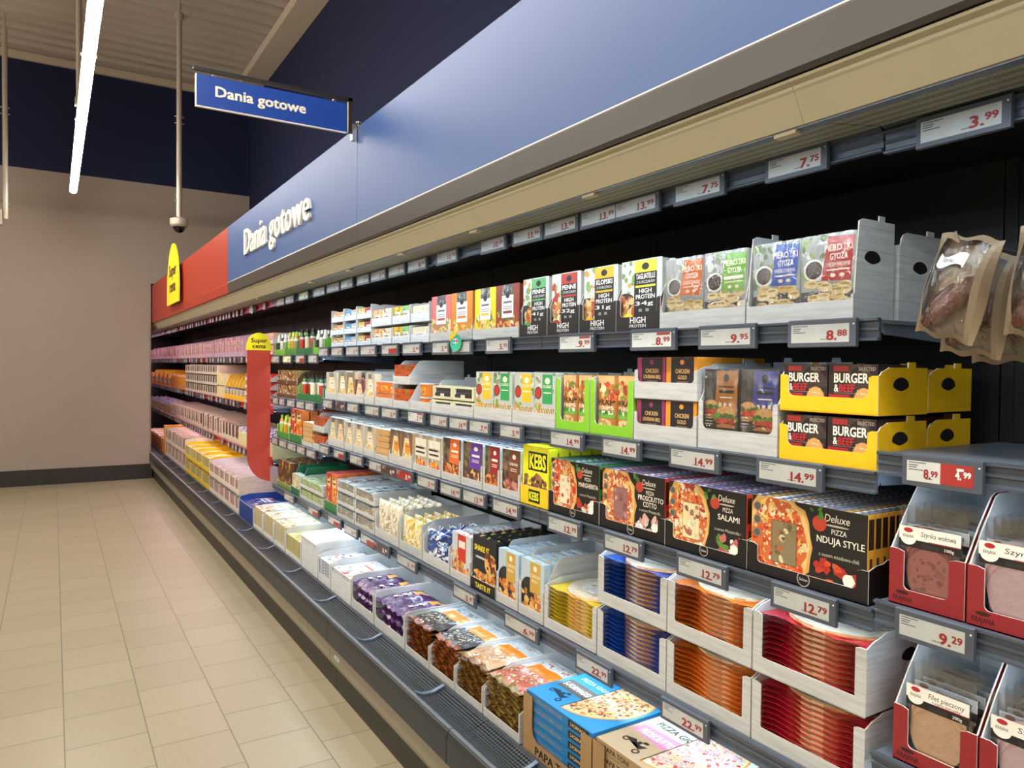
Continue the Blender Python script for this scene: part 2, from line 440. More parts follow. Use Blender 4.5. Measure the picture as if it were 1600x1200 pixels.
# ---- dome camera on its pole
t = empty('security_camera', (1.118, 8.4, 3.02))
p = MB(); p.cyl((0, 0, .03), (0, 0, 2.1), .026, n=14, m='pole_white')
p.cyl((0, 0, 2.08), (0, 0, 2.15), .045, n=14, m='pole_white')
for zz in (.22, .29, 1.02, 1.09):
    p.cyl((-.045, 0, zz), (.045, 0, zz), .006, n=6, m='pole_white')
put('pole', p, t)
p = MB(); p.cyl((0, 0, -.03), (0, 0, .03), .088, n=24, m='pole_white'); p.cyl((0, 0, .03), (0, 0, .05), .088, .04, n=24, m='pole_white'); p.cyl((0, 0, -.05), (0, 0, -.03), .07, .088, n=24, m='pole_white')
put('housing', p, t)
p = MB(); p.grid(lambda u, v: (.06 * math.cos(2 * math.pi * u) * math.cos(v * 1.57), .06 * math.sin(2 * math.pi * u) * math.cos(v * 1.57), -.05 - .06 * math.sin(v * 1.57)), 20, 6, m='dome_dark', closed_u=True)
put('dome', p, t)
p = MB()
pts = [(0.0, 0, 2.15), (.02, 0, 2.24), (.09, 0, 2.22), (.12, 0, 2.16), (.05, 0, 2.12)]
for a, b_ in zip(pts, pts[1:]): p.cyl(a, b_, .007, n=6, m='pole_white')
p.cyl((0, 0, 2.15), (0, 0, CZ - 3.022), .012, n=8, m='pole_white')
put('cable', p, t)
tag(t, 'white dome security camera on a long pole hanging from the ceiling', 'camera')
t = empty('ceiling_sensor', (-.442, 9.9, 3.12))
p = MB(); p.cyl((0, 0, .0), (0, 0, 2.1), .026, n=14, m='pole_white'); p.cyl((0, 0, 2.1), (0, 0, CZ - 3.122), .012, n=8, m='pole_white')
for zz in (.12, .17, 1.15, 1.22): p.cyl((-.045, 0, zz), (.045, 0, zz), .006, n=6, m='pole_white')
put('pole', p, t)
p = MB(); p.prism(rrect(-.17, -.07, -.028, .1, .02), 'y', -.04, .04, m='pole_white'); put('housing', p, t)
tag(t, 'white boxed device on a ceiling pole at the left picture edge', 'sensor')

# ---- sign arm over the aisle
def lettering(txt, hgt, width, depth, m, bold=0.02):
    v, f, w_ = glyphs(txt, bold)
    sc = hgt; sx_ = width / w_
    q = MB(); n = len(v)
    A = [(p[0] * sx_, -p[2] * 1.5e-4, p[1] * sc) for p in v]
    q.faces(A, f, m=m)
    if depth:
        q.faces([(a[0], depth, a[2]) for a in A], [g[::-1] for g in f], m=m)
        cnt = {}
        for g in f:
            for i in range(len(g)):
                e = (g[i], g[(i + 1) % len(g)]); cnt[e] = 1
        ed = [e for e in cnt if (e[1], e[0]) not in cnt]
        q.faces(A + [(a[0], depth, a[2]) for a in A], [(e[0], n + e[0], n + e[1], e[1]) for e in ed], m=m)
    return q
t = empty('hanging_sign', (0.478, 3.13, 2.56))
p = MB(); p.box(0, .604, -.006, .006, 0, .122, m='sign_blue'); bd = put('board', p, t)
p = MB(); p.box(0, .604, -.007, .007, -.004, 0, m='letter_white'); p.box(-.004, 0, -.007, .007, -.004, .122, m='letter_white'); put('edge_strip', p, t)
q = lettering('Dania gotowe', .040, .356, 0, 'letter_white', .04); put('lettering', q, t, (.07, -.0075, .046))
p = MB(); p.box(-.012, .63, -.008, .008, .136, .15, m='bracket_black'); p.box(.612, .63, -.008, .008, .0, .15, m='bracket_black')
put('arm', p, t)
p = MB()
for xx in (.065, .55): p.cyl((xx, 0, .12), (xx, 0, .14), .003, n=6, m='chrome'); p.cyl((xx - .008, -.004, .125), (xx + .008, -.004, .125), .003, n=6, m='chrome')
put('hook', p, t)
p = MB(); p.box(.628, .647, -.014, .014, -.03, .04, m='chrome'); p.cyl((.66, 0, .03), (.66, 0, .05), .003, n=6, m='chrome'); p.cyl((.66, 0, .05), (.66, 0, .055), .012, n=10, m='chrome')
put('clamp', p, t)
tag(t, 'blue hanging board reading Dania gotowe on a black arm', 'sign')

# ================================================================ CASES
RX = 1.46          # front of the shelf rails
FX = 1.27          # front of the lowest deck
DECK = 0.335
MODS = [(-1.597, -.347, (2.045, 1.385, 1.075, .755), 'grey'), (-.347, .903, (2.045, 1.385, 1.075, .755), 'grey'), (.903, 2.153, (2.053, 1.662, 1.341, 1.051, .635), 'grey'), (2.153, 3.403, (2.053, 1.662, 1.341, 1.051, .635), 'grey'),
        (3.403, 4.653, (2.053, 1.662, 1.341, 1.051, .635), 'grey'), (4.653, 5.903, (2.05, 1.62, 1.305, .995, .622), 'grey'),
        (5.903, 7.153, (2.05, 1.62, 1.21, .80), 'red'), (7.153, 8.403, (2.05, 1.62, 1.21, .80), 'red'), (8.403, 9.653, (2.05, 1.62, 1.21, .80), 'red'), (9.653, 10.903, (2.05, 1.62, 1.21, .80), 'red'), (10.903, 12.153, (2.05, 1.62, 1.21, .80), 'red'), (12.153, 13.403, (2.05, 1.62, 1.21, .80), 'red'), (13.403, 14.653, (2.05, 1.62, 1.21, .80), 'red')]
CASELAB = ['nearest case section, mostly behind the photographer', 'dark-railed case section at the right edge, holding ham and sausage', 'case section stocked with yellow burger crates and black pizza boxes',
           'case section with bright green wrap cartons and pouches of meals', 'case section with dips, sandwiches and three-tier trays', 'case section of green juice cartons right of the red flag',
           'red-railed case section just behind the red flag', 'red-railed case section under the yellow dome sign', 'third red-railed case section from the flag', 'fourth red-railed case section from the flag, beside the far wall corner', 'red-railed case section just past the far wall corner', 'red-railed case section deep in the recess', 'last red-railed case section at the back of the recess']
def shelf_mesh(L_, red, zz):
    q = MB(); m = 'steel_shelf'
    # folded steel plate with a down-turned lip
    q.prism([(RX + .008, -.004), (RX + .008, -.032), (RX + .014, -.032), (RX + .014, -.012), (1.955, -.012), (1.955, -.004)], 'y', .003, L_ - .003, m=m)
    return q
def bracket_mesh(yy):
    q = MB(); q.prism([(RX + .02, -.013), (RX + .035, -.034), (1.7, -.045), (1.955, -.06), (1.955, -.013)], 'y', yy - .0015, yy + .0015, m='steel_shelf'); return q
def rail_mesh(L_, red):
    q = MB(); m = 'rail_red' if red else 'rail_grey'
    x = RX
    q.prism([(x + .004, 0), (x - .008, -.001), (x - .008, -.006), (x - .001, -.009), (x, -.02), (x - .003, -.022), (x - .003, -.026), (x, -.028), (x + .001, -.04), (x - .007, -.044), (x - .007, -.048), (x + .007, -.048), (x + .007, -.004)], 'y', .002, L_ - .002, m=m)
    return q
_sm = {}
for i, (y0, y1, zs, kd) in enumerate(MODS):
    L_ = y1 - y0; t = empty('refrigerated_case', (0, y0, 0))
    tag(t, CASELAB[i], 'refrigerated case')
    q = MB(); q.box(1.965, 2.0, .002, L_ - .002, DECK - .02, 2.1, m='inner_black')
    q.box(1.962, 1.965, .002, .03, DECK, 2.08, m='inner_black'); q.box(1.962, 1.965, L_ - .03, L_ - .002, DECK, 2.08, m='inner_black')
    put('back_panel', q, t)
    q = MB()
    q.prism([(1.146, 0), (1.146, .125), (1.16, .14), (2.0, .14), (2.0, 0)], 'y', .002, L_ - .002, m='kick_dark'); put('plinth', q, t)
    q = MB(); q.prism([(1.13, .128), (1.118, .14), (1.112, .16), (1.114, .225), (1.125, .235), (1.16, .235), (1.16, .128)], 'y', .002, L_ - .002, m='panel_beige')
    q.box(1.128, 1.15, .002, L_ - .002, .142, .148, m='kick_dark')
    put('lower_panel', q, t)
    q = MB(); q.prism([(1.108, .228), (1.098, .24), (1.098, .32), (1.104, .345), (1.112, .35), (1.122, .35), (1.122, .228)], 'y', .002, L_ - .002, m='bumper_grey')
    q.box(1.108, 1.122, .002, L_ - .002, .35, .3535, m='grille_metal')
    put('bumper', q, t)
    # air intake grille: well, slats and cross wires
    q = MB(); q.box(1.122, 1.262, .002, L_ - .002, .24, .30, m='grille_well')
    q.box(1.25, 1.262, .002, L_ - .002, .24, .345, m='steel_grey'); put('air_well', q, t)
    q = MB()
    for k in range(12):
        xx = 1.127 + k * .0108; zz = .3445 - .016 * math.sin(math.pi * k / 11)
        q.box(xx, xx + .0018, .002, L_ - .002, zz - .004, zz, m='grille_metal')
    yy = .01
    step = .014 if y0 < 3 else .028
    while yy < L_ and y0 < 4:
        for k in range(11):
            xx = 1.127 + k * .0108; z0 = .3445 - .016 * math.sin(math.pi * k / 11); z1 = .3445 - .016 * math.sin(math.pi * (k + 1) / 11)
            q.face([(xx, yy, z0 + .001), (xx + .0112, yy, z1 + .001), (xx + .0112, yy + .0015, z1 + .001), (xx, yy + .0015, z0 + .001)], m='grille_metal')
        yy += step
    put('air_grille', q, t)
    for yc in (.31, .93):
        q = MB(); q.prism([(1.128, .347), (1.16, .334), (1.2, .332), (1.246, .348), (1.248, .353), (1.2, .338), (1.16, .34), (1.13, .353)], 'y', yc, yc + .016, m='steel_shelf')
        put('grille_clip', q, t)
    q = MB(); q.box(1.262, 1.965, .002, L_ - .002, DECK - .03, DECK - .001, m='steel_shelf'); put('deck', q, t)
    # canopy: valance, light strip, honeycomb, roof
    q = MB(); q.prism([(1.152, 2.086), (1.152, 2.080), (1.166, 2.076), (1.167, 2.070), (1.172, 2.066), (1.200, 2.013), (1.208, 2.013), (1.19, 2.06), (1.19, 2.086)], 'y', .0004, L_ - .0004, m='canopy_beige')
    put('valance', q, t)
    q = MB(); q.prism([(1.205, 2.010), (1.242, 2.016), (1.2425, 2.026), (1.239, 2.026), (1.239, 2.02), (1.205, 2.0135)], 'y', .0006, L_ - .0006, m='steel_shelf'); put('valance_edge', q, t)
    for yc in (.02, .64):
        q = MB(); q.box(1.203, 1.225, yc, yc + .05, 2.003, 2.0095, m='canopy_beige')
        put('valance_clip', q, t)
    q = MB(); q.prism([(1.243, 2.0255), (1.257, 2.0295), (1.257, 2.035), (1.243, 2.035)], 'y', .03, L_ - .03, m='pole_white')
    ls = put('light_holder', q, t)
    q = MB(); q.face([(1.244, .03, 2.0245), (1.256, .03, 2.0285), (1.256, L_ - .03, 2.0285), (1.244, L_ - .03, 2.0245)][::-1], m='case_light_rose' if kd == 'red' else 'case_light'); put('light_strip', q, t)
    q = MB(); q.prism([(1.26, 2.026), (1.443, 2.052), (1.443, 2.058), (1.26, 2.032)], 'y', .002, L_ - .002, m='honeycomb'); put('air_outlet', q, t)
    q = MB(); q.prism([(1.192, 2.0365), (1.26, 2.0365), (1.43, 2.062), (1.46, 2.066), (1.965, 2.066), (1.965, 2.086), (1.192, 2.086)], 'y', .002, L_ - .002, m='inner_black'); put('canopy_roof', q, t)
    for zi, z in enumerate(zs):
        r = put('price_rail', rail_mesh(L_, kd == 'red'), None, (0, 0, 0))
        if zi == 0:
            r.parent = t; r.location = (0, 0, z)
            q = MB(); q.prism([(1.444, 2.052), (RX + .008, 2.045), (RX + .008, 2.02), (RX + .012, 2.02), (RX + .012, 2.06), (1.444, 2.06)], 'y', .002, L_ - .002, m='rail_grey'); put('rail_holder', q, t)
        else:
            s_ = put('shelf', shelf_mesh(L_, False, z), t, (0, 0, z))
            r.parent = s_
            q = MB(); q.face([(RX + .018, .02, -.0325), (RX + .018, L_ - .02, -.0325), (RX + .03, L_ - .02, -.0325), (RX + .03, .02, -.0325)][::-1], m='shelf_light_rose' if kd == 'red' else 'shelf_light')
            q.box(RX + .017, RX + .031, .02, L_ - .02, -.032, -.013, m='steel_grey'); put('light_strip', q, s_)
            for yb in (.012, L_ - .012):
                put('bracket', bracket_mesh(yb), s_)
q = MB(); q.box(1.47, 1.96, 14.64, 14.652, DECK, 2.04, m='inner_black'); put('side_panel', q, t, (0, -y0, 0))
# end panels
for yy, lab in ((14.66, 'dark'),):
    q = MB(); q.box(1.13, 2.3, yy, yy + .03, 0.0, 2.55, m='wall_paint'); 
    tag(put('end_panel', q), 'beige end panel closing the case run in the recess', 'panel')

# ---- header fascia above the cases
HX = 1.13
def header(y0, y1, red, label, letters=False):
    t = empty('header_panel', (HX, y0, 2.088)); L_ = y1 - y0
    q = MB(); q.prism([(0, .082), (0, .502), (.02, .502), (.02, .082)], 'y', .0015, L_ - .0015, m='header_red' if red else 'header_blue'); put('fascia', q, t)
    q = MB(); q.prism([(.012, 0), (.004, .006), (-.002, .075), (.0, .0805), (.02, .0805), (.02, 0)], 'y', .0015, L_ - .0015, m='header_red' if red else 'trim_taupe')
    q.box(-.001, .02, .0015, L_ - .0015, .0795, .0825, m='letter_white' if not red else 'header_red')
    put('lower_trim', q, t)
    q = MB(); q.box(.02, .12, .01, L_ - .01, .014, .02, m='steel_grey'); q.box(.02, .16, .01, .03, .014, .5, m='steel_grey'); q.box(.02, .16, L_ - .03, L_ - .01, .014, .5, m='steel_grey'); put('support', q, t)
    if letters:
        g = lettering('Dania gotowe', .175, 1.52, .014, 'letter_white', .029)
        o = put('lettering', g, t, (-.0145, 5.31 - y0, 2.30 - 2.088), (0, 0, -math.pi / 2))
        o['label'] = 'raised cream letters reading Dania gotowe'
    return tag(t, label, 'header panel')
header(-1.6, .32, False, 'plain blue header panel over the nearest case, mostly out of frame')
header(.32, 3.12, False, 'plain blue header panel right of the sign arm clamp')
header(3.12, 5.93, False, 'blue header panel carrying raised white letters Dania gotowe', True)
header(5.93, 8.45, True, 'orange-red header panel beside the blue one')
header(8.45, 11.015, True, 'orange-red header panel against the far wall')

# ---- yellow dome sign over the red header
t = empty('dome_sign', (1.092, 8.645, 2.19))
pts = [(-.45, 0.0), (.45, 0.0)] + [(.45 * math.cos(a) , .14 + .50 * math.sin(a)) for a in [math.pi * i / 24 for i in range(25)]]
q = MB(); q.prism([(p_[0], p_[1]) for p_ in pts], 'x', -.006, .006, m='sign_yellow'); put('board', q, t)
for s_, dy, zz, wd in (('Super', .26, .30, .54), ('cena', .22, .13, .44)):
    g = lettering(s_, .12, wd, 0, 'ink_brown', .04); put('lettering', g, t, (-.0075, dy, zz), (0, 0, -math.pi / 2))
q = MB(); q.box(.006, .03, -.02, .02, .1, .14, m='bracket_black'); put('mount', q, t)
tag(t, 'yellow dome-shaped Super cena sign standing on the red header', 'sign')

# ---- red flag across the shelves
t = empty('price_flag', (1.262, 5.885, .64))
W = .175; Hh = 1.02
pts = [(W, 0.0), (W, Hh), (0, Hh), (0, .22)] + [(W * .98 * (1 - math.cos(a)), .22 - .215 * math.sin(a)) for a in [math.pi / 2 * i / 8 for i in range(1, 8)]]
q = MB(); q.prism(pts, 'y', -.003, .003, m='sign_red'); put('panel', q, t)
pts = [(-.006, Hh)] + [(W / 2 - (W / 2 + .006) * math.cos(a), Hh + .02 + .115 * math.sin(a)) for a in [math.pi * i / 20 for i in range(21)]] + [(W + .006, Hh)]
q = MB(); q.prism(pts, 'y', -.0045, .0045, m='sign_yellow'); hd = put('head', q, t); hd['label'] = 'yellow rounded head reading Super cena'
for s_, xx, zz, wd in (('Super', .03, 1.08, .118), ('cena', .04, 1.037, .098)):
    g = lettering(s_, .032, wd, 0, 'ink_brown', .04); g2 = put('lettering', g, hd, (xx, -.006, zz))
q = MB()
for zz in (1.2, .8, 1.6):
    q.box(W - .01, 1.452 - 1.262, -.012, .012, zz - .64, zz - .61, m='red_plastic')
put('clip', q, t)
tag(t, 'tall red flag with yellow Super cena head across the shelves', 'sign')

# ================================================================ GOODS
SD = [0]
def seed():
    SD[0] += 1; return SD[0]
R_ = random.Random(5)
def tray(w, depth, lip, fh, sh, bh, c='c6c8c8', m='tray_card', post=.012, rad=.012, rise=.05, hole=False, tabs=False, inner='c9ced3', slant=0.0, logo=None, edge='d9d2c6'):
    q = MB(); T = .003; c_in = inner
    q.box(0.0, depth, -w / 2, w / 2, 0, T, c, m)
    # front with cut-out
    p = post; r = min(rad, max(.002, (fh - lip) / 2), (w / 2 - p) * .6)
    o = [(-w / 2, 0), (w / 2, 0), (w / 2, fh)]
    if fh > lip + .004:
        o += [(w / 2 - p * .6, fh), (w / 2 - p, fh - .004)]
        o += [(w / 2 - p - r + r * math.cos(a) - slant * 0, lip + r - r * math.sin(a)) for a in [math.pi / 2 * i / 4 for i in range(5)]]
        o += [(-w / 2 + p + r - r * math.cos(a), lip + r - r * math.sin(a)) for a in [math.pi / 2 * i / 4 for i in range(4, -1, -1)]]
        o += [(-w / 2 + p, fh - .004), (-w / 2 + p * .6, fh)]
    o += [(-w / 2, fh)]
    q.prism(o, 'x', 0, T, c, m, edge=edge)
    # sides
    s = [(T, 0), (depth, 0), (depth, sh), (rise + .02, sh), (rise + .006, sh - .006), (rise * .5 + .004, (fh + sh) / 2), (T + .002, fh), (T, fh)]
    if tabs:
        s = [(T, 0), (depth, 0), (depth, sh), (depth * .75, sh), (depth * .75, sh + .012), (depth * .6, sh + .012), (depth * .6, sh), (rise + .02, sh), (rise + .006, sh - .006), (rise * .5 + .004, (fh + sh) / 2), (T + .002, fh), (T, fh)]
    for sg in (-1, 1):
        ya = sg * w / 2; yb = sg * (w / 2 - T)
        q.prism(s, 'y', min(ya, yb), max(ya, yb), c, m, edge=edge)
        yi = sg * (w / 2 - T - .0003)
        pts = [(x, yi, z) for x, z in s]
        q.face(pts if sg > 0 else pts[::-1], c_in, 'print')
        if hole:
            cx, cz = depth * .45, sh * .62
            e = [(cx + .03 * math.cos(t), cz + (.018 * math.sin(t) if math.sin(t) > 0 else .008 * math.sin(t) - .004 * (1 - abs(math.cos(t))))) for t in [2 * math.pi * k / 20 for k in range(20)]]
            yo = sg * (w / 2 + .0004)
            pts = [(x, yo, z) for x, z in e]
            q.face(pts if sg < 0 else pts[::-1], '1a1714', 'print')
    q.box(depth - T, depth, -w / 2 + T, w / 2 - T, 0, bh, c, m)
    q.face([(depth - T - .0003, w / 2 - T, 0), (depth - T - .0003, -w / 2 + T, 0), (depth - T - .0003, -w / 2 + T, bh), (depth - T - .0003, w / 2 - T, bh)], c_in, 'print')
    if tabs:
        for yy in (-w * .3, w * .3):
            q.prism([(yy - .014, bh), (yy + .014, bh), (yy + .011, bh + .012), (yy - .011, bh + .012)], 'x', depth - T, depth, c_in, 'print')
    q.face([(.001, -w / 2 + T, T + .0003), (depth - T, -w / 2 + T, T + .0003), (depth - T, w / 2 - T, T + .0003), (.001, w / 2 - T, T + .0003)], c_in, 'print')
    if logo: logo(Art(q, w, lip, front(w), 'print', 1))
    return q

def card(w, h, d, c, art, m='print', r=.006, edge=None, toppat=None, tilt=0.0):
    """upright flat pack: face to the aisle"""
    q = MB(); o = rrect(-w / 2 + .0008, 0, w / 2 - .0008, h, r, 3)
    q.prism(o, 'x', 0, d, c, m, edge=edge or c)
    if art: art(Art(q, w - .002, h, front(w - .002), m, seed()))
    if toppat: toppat(Art(q, w - .004, d, top(w - .004, h), m, seed()))
    return q
BUN = ['c98a4b', 'd79a57', 'b8743a']
GREEN = ['4f8a35', '6da544', '3e7030']
def dumplings(a, x0, y0, x1, y1, n=9):
    for i in range(n):
        x = x0 + (x1 - x0) * ((i % 4) + a.r.uniform(.2, .8)) / 4; y = y0 + (y1 - y0) * a.r.random()
        a.ell(x, y, .13, .05, a.r.choice(['e3cf8f', 'ecdca6', 'd8bd77']), 10, .12, a.r.uniform(-.6, .6))
        a.ell(x, y + .015, .09, .016, 'b89a57', 8, .2)
def a_gyoza(pc, l3):
    def f(a):
        a.rect(0, 0, 1, 1, '9aa3a4'); a.blobs(0, .5, .6, 1, ['b9c4c4', '5f7d4b', '86a55a', 'd8dcd8'], 22, .006, .014)
        a.rect(.0, 0, 1, .35, '3d4043')
        a.ell(.24, .60, .2, .13, 'e6e6e2'); a.ell(.24, .60, .16, .105, '241a17')
        a.blobs(0, .0, 1, .35, ['506b36', 'c9703a', '2c2f33'], 14, .006, .013)
        dumplings(a, .12, .2, .95, .44, 18)
        a.poly([(a.w * p[0], a.h * p[1]) for p in ((.38, .47), (.92, .45), (.98, .95), (.5, .97))], pc)
        a.text('PIEROŻKI', .44, .80, .07, 'fff6ea', .5, .03); a.text('GYOZA', .54, .70, .07, 'fff6ea', .32, .03)
        (a.text(l3, .46, .62, .045, 'fff6ea', .44, .01) if l3 else a.rect(.46, .62, .9, .66, 'fff6ea')); a.rect(.48, .575, .88, .59, 'f6e3d0'); a.ell(.6, .52, .05, .022, 'f0d9c0'); a.ell(.76, .52, .05, .022, 'f0d9c0')
        a.ell(.13, .17, .11, .06, pc, 16)
    return f
def a_protein(pc, l1, l2, grams):
    def f(a):
        a.rect(0, 0, 1, 1, 'cfd3d2'); a.blobs(0, .45, .45, 1, ['e6e6e2', 'b23a2e' if 'e' in pc[:1] or pc[0] in 'bc' else '7da05a', '8fae6c', 'd8a24e', 'f4f1e8'], 18, .008, .02)
        a.ell(.1, .35, .3, .2, '2b2e33'); a.blobs(.0, .02, 1, .3, ['e8d9b0', 'd9c291', '8a9a55', 'c9b07a', 'f2e8cc'], 46, .008, .018)
        a.blobs(.0, .25, .4, .5, ['e2c88e', 'd19d54', 'b85c38'], 20, .008, .018)
        a.rect(.33, .2, .88, .82, '17181b'); a.rect(.33, .82, .88, .985, pc); a.ell(.6, .9, .09, .05, '17181b')
        a.text(l1, .605, .73, .07, 'ffffff', .46, .03, 'c'); a.text(l2, .605, .665, .038, 'e0e0e0', .44, .01, 'c'); a.rect(.36, .61, .85, .64, pc)
        a.text('HIGH', .605, .53, .06, 'f4f4f4', .3, .03, 'c'); a.text('PROTEIN', .605, .45, .06, 'f4f4f4', .46, .03, 'c')
        a.text(grams, .36, .36, .055, 'ffffff', .44, .02); a.rect(.45, .27, .53, .31, '9a9a9a'); a.rect(.62, .27, .7, .31, '9a9a9a')
        a.ell(.18, .18, .14, .075, pc)
    return f
def a_protein_logo(a):
    a.text('HIGH', .5, .58, .38, 'f2f2f2', .36, .03, 'c'); a.text('PROTEIN', .5, .3, .2, 'e8e8e8', .38, .02, 'c')
def a_meal(c1, c2, foods, band):
    def f(a):
        a.rect(0, 0, 1, 1, c1); a.rect(.28, .78, .72, 1, '55585c'); a.blobs(.3, .84, .7, .98, ['8b8f93', 'a5aaae', '3b3d40'], 10, .006, .012)
        a.blobs(0, .05, 1, .5, foods, 40, .008, .018, lambda x, y: x < .25 or x > .75 or y < .35)
        a.rect(.25, .38, .75, .8, 'f5f3ef'); a.ell(.5, .8, .09, .06, '1b1b1d')
        a.rect(.32, .65, .68, .69, '6c6c70'); a.rect(.3, .58, .7, .595, '8a8c99'); a.rect(.3, .54, .7, .555, '8a8c99')
        a.rect(.31, .46, .69, .51, band); a.ell(.55, .17, .3, .15, c2, 18, .08); a.blobs(.35, .08, .78, .28, foods, 26, .006, .014)
    return f
def a_burgerbox(a):
    a.rect(0, 0, 1, 1, '2a1c18'); a.blobs(.5, .5, 1, 1, ['3f322c', '4d4039', '1e1410'], 20, .008, .02); a.rect(.1, .85, .42, .97, '9a2824')
    a.text('SELECTED', .62, .87, .07, 'b9a99c', .34, .01); a.rect(0, 0, .45, .37, 'a3122a')
    a.text('BURGER', .12, .62, .19, 'f4eee2', .7, .04); a.text('&', .12, .43, .15, 'f4eee2', .09, .03); a.text('BEEF', .23, .43, .15, 'c01f2e', .32, .03); a.rect(.12, .395, .95, .405, '8a8078')
    a.ell(.74, .2, .22, .32, 'c08445', 22); a.ell(.74, .23, .19, .28, 'd09a58', 22); a.blobs(.6, .3, .88, .48, ['ecd6a4'], 26, .0008, .0016); a.rect(0, 0, .3, .04, 'b81a30')
def a_tallburger(pc):
    def f(a):
        a.rect(0, 0, 1, 1, '2b2926'); a.poly([(a.w * p[0], a.h * p[1]) for p in ((.3, .45), (.92, .43), (.94, .98), (.36, .98))], pc)
        a.ell(.62, .89, .08, .05, '1d1a18'); a.rect(.4, .77, .85, .79, '2b2420'); a.rect(.42, .7, .84, .74, '1f1a16'); a.rect(.45, .64, .8, .655, 'efe3d0'); a.rect(.42, .52, .5, .58, 'e9dcc4'); a.rect(.56, .52, .64, .58, 'e9dcc4'); a.rect(.7, .52, .78, .58, 'e9dcc4')
        for cx, cy, s in ((.2, .5, .75), (.62, .4, 1.0)):
            a.ell(cx, cy + .05 * s, .28 * s, .1 * s, 'c98d4c', 20); a.ell(cx, cy + .07 * s, .22 * s, .065 * s, 'dba664', 20); a.blobs(cx - .18 * s, cy + .05 * s, cx + .18 * s, cy + .13 * s, ['f0dfb4'], 26, .0008, .0015)
            a.blobs(cx - .28 * s, cy - .02 * s, cx + .28 * s, cy + .0 * s, GREEN, 16, .008, .014); a.rect(cx - .28 * s, cy - .055 * s, cx + .28 * s, cy - .02 * s, 'f0b23e'); a.rect(cx - .27 * s, cy - .1 * s, cx + .27 * s, cy - .055 * s, '5b2c1c')
            a.blobs(cx - .25 * s, cy - .05 * s, cx + .25 * s, cy - .03 * s, ['b8332b', 'd94b35'], 10, .005, .009); a.ell(cx, cy - .12 * s, .27 * s, .04 * s, 'b9783e', 18)
        a.rect(0, .2, 1, .27, '231f1c'); a.rect(.0, .0, 1, .2, 'a9794c'); a.blobs(0, 0, 1, .2, ['c39766', '8f6036', 'd8b383'], 60, .003, .007); a.lines(.03, .3, .26, .45, 4, 'cfc8bb', .25)
    return f
def a_chicken(pc, l):
    def f(a):
        a.rect(0, 0, 1, 1, pc); a.rect(.16, .32, .9, 1, '201a20'); a.ell(.52, .88, .07, .06, pc); a.text('CHICKEN', .53, .62, .1, 'e9ba72', .45, .02, 'c'); a.text(l, .53, .48, .09, 'e9ba72', .6 if len(l) > 5 else .28, .02, 'c'); a.rect(.35, .38, .72, .43, '6f5a45')
        a.ell(.5, .0, .4, .26, 'd6913f', 22); a.ell(.5, .05, .34, .18, 'e8aa58', 22)
    return f
def a_wrap(a):
    a.rect(0, 0, 1, 1, 'b9803f'); a.rect(.0, .86, 1, 1, 'e2b37a'); a.blobs(0, .62, 1, .88, ['b5442c', 'd8742f', 'e9c47e', '6d8e3c', 'f0dca8', 'a23325'], 46, .006, .013)
    a.text('WRAP', .06, .5, .09, '181412', .88, .04); a.text('STRIPS', .2, .42, .06, 'f7efe2', .72, .02); a.rect(.1, .34, .9, .4, 'd5e3c0'); a.blobs(.1, .33, .9, .4, GREEN, 12, .005, .01)
    a.rect(.05, .28, .95, .34, '72b143'); a.ell(.5, .17, .36, .1, 'dcb483', 20); a.blobs(.2, .12, .8, .24, ['efdab2', 'c28d52', '7c9c48'], 16, .005, .01); a.rect(0, 0, 1, .06, '6d9b40')
def a_grill(pc):
    def f(a):
        a.rect(0, 0, 1, 1, 'b7bcb6'); a.blobs(0, .5, 1, 1, ['c9cfc8', '8d9a72', '6d8a4a'], 18, .008, .016); a.rect(.38, .42, .86, .97, pc); a.ell(.18, .62, .17, .12, '3a2a26'); a.ell(.18, .62, .14, .1, 'b23524')
        a.text('CLASSIC', .62, .72, .05, 'f6f2dc', .4, .02, 'c'); a.rect(.44, .62, .8, .64, 'eee8cc'); a.ell(.62, .85, .12, .06, 'f0eacb')
        for k in range(3):
            x = .3 + .24 * k; a.poly([(a.w * (x - .18), a.h * .12), (a.w * (x + .1), a.h * .05), (a.w * (x + .2), a.h * .3), (a.w * (x - .05), a.h * .36)], 'e9cf9a')
            for j in range(3): a.poly([(a.w * (x - .14 + .09 * j), a.h * .1), (a.w * (x - .11 + .09 * j), a.h * .09), (a.w * (x + .01 + .07 * j), a.h * .33), (a.w * (x - .02 + .07 * j), a.h * .34)], '33241b')
        a.blobs(0, 0, .3, .4, ['d98f3c', '7da050', 'e8b04c'], 18, .006, .012)
    return f
PIZ = ['c8452a', 'd96a35', 'f0d9a0', 'e7b95c', 'f4e6c0', 'b8351f', 'e9c078', 'ead8aa']
def pizza(a, cx, cy, rx, ry, extra, n=110, hole=None, hcols=None):
    a.ell(cx, cy, rx, ry, 'd8a45c', 26, .06); a.ell(cx, cy, rx * .93, ry * .93, 'e6bf7a', 26, .05); a.ell(cx, cy, rx * .84, ry * .84, 'cf6a38', 26, .05)
    ins = lambda x, y: ((x - cx) / (rx * .86)) ** 2 + ((y - cy) / (ry * .86)) ** 2 < 1
    a.blobs(cx - rx, cy - ry, cx + rx, cy + ry, PIZ + extra, n // 2, .006, .014, ins); a.blobs(cx - rx, cy - ry, cx + rx, cy + ry, PIZ + extra, n * 2, .0018, .006, ins, 6)
    if hole:
        x0, y0, x1, y1 = hole; a.rect(x0 - .005, y0 - .008, x1 + .005, y1 + .008, '6b4a2c'); a.rect(x0, y0, x1, y1, hcols[0]); a.blobs(x0, y0, x1, y1, hcols, 26, .004, .011, lambda x, y: x0 + .02 < x < x1 - .02 and y0 + .03 < y < y1 - .03)
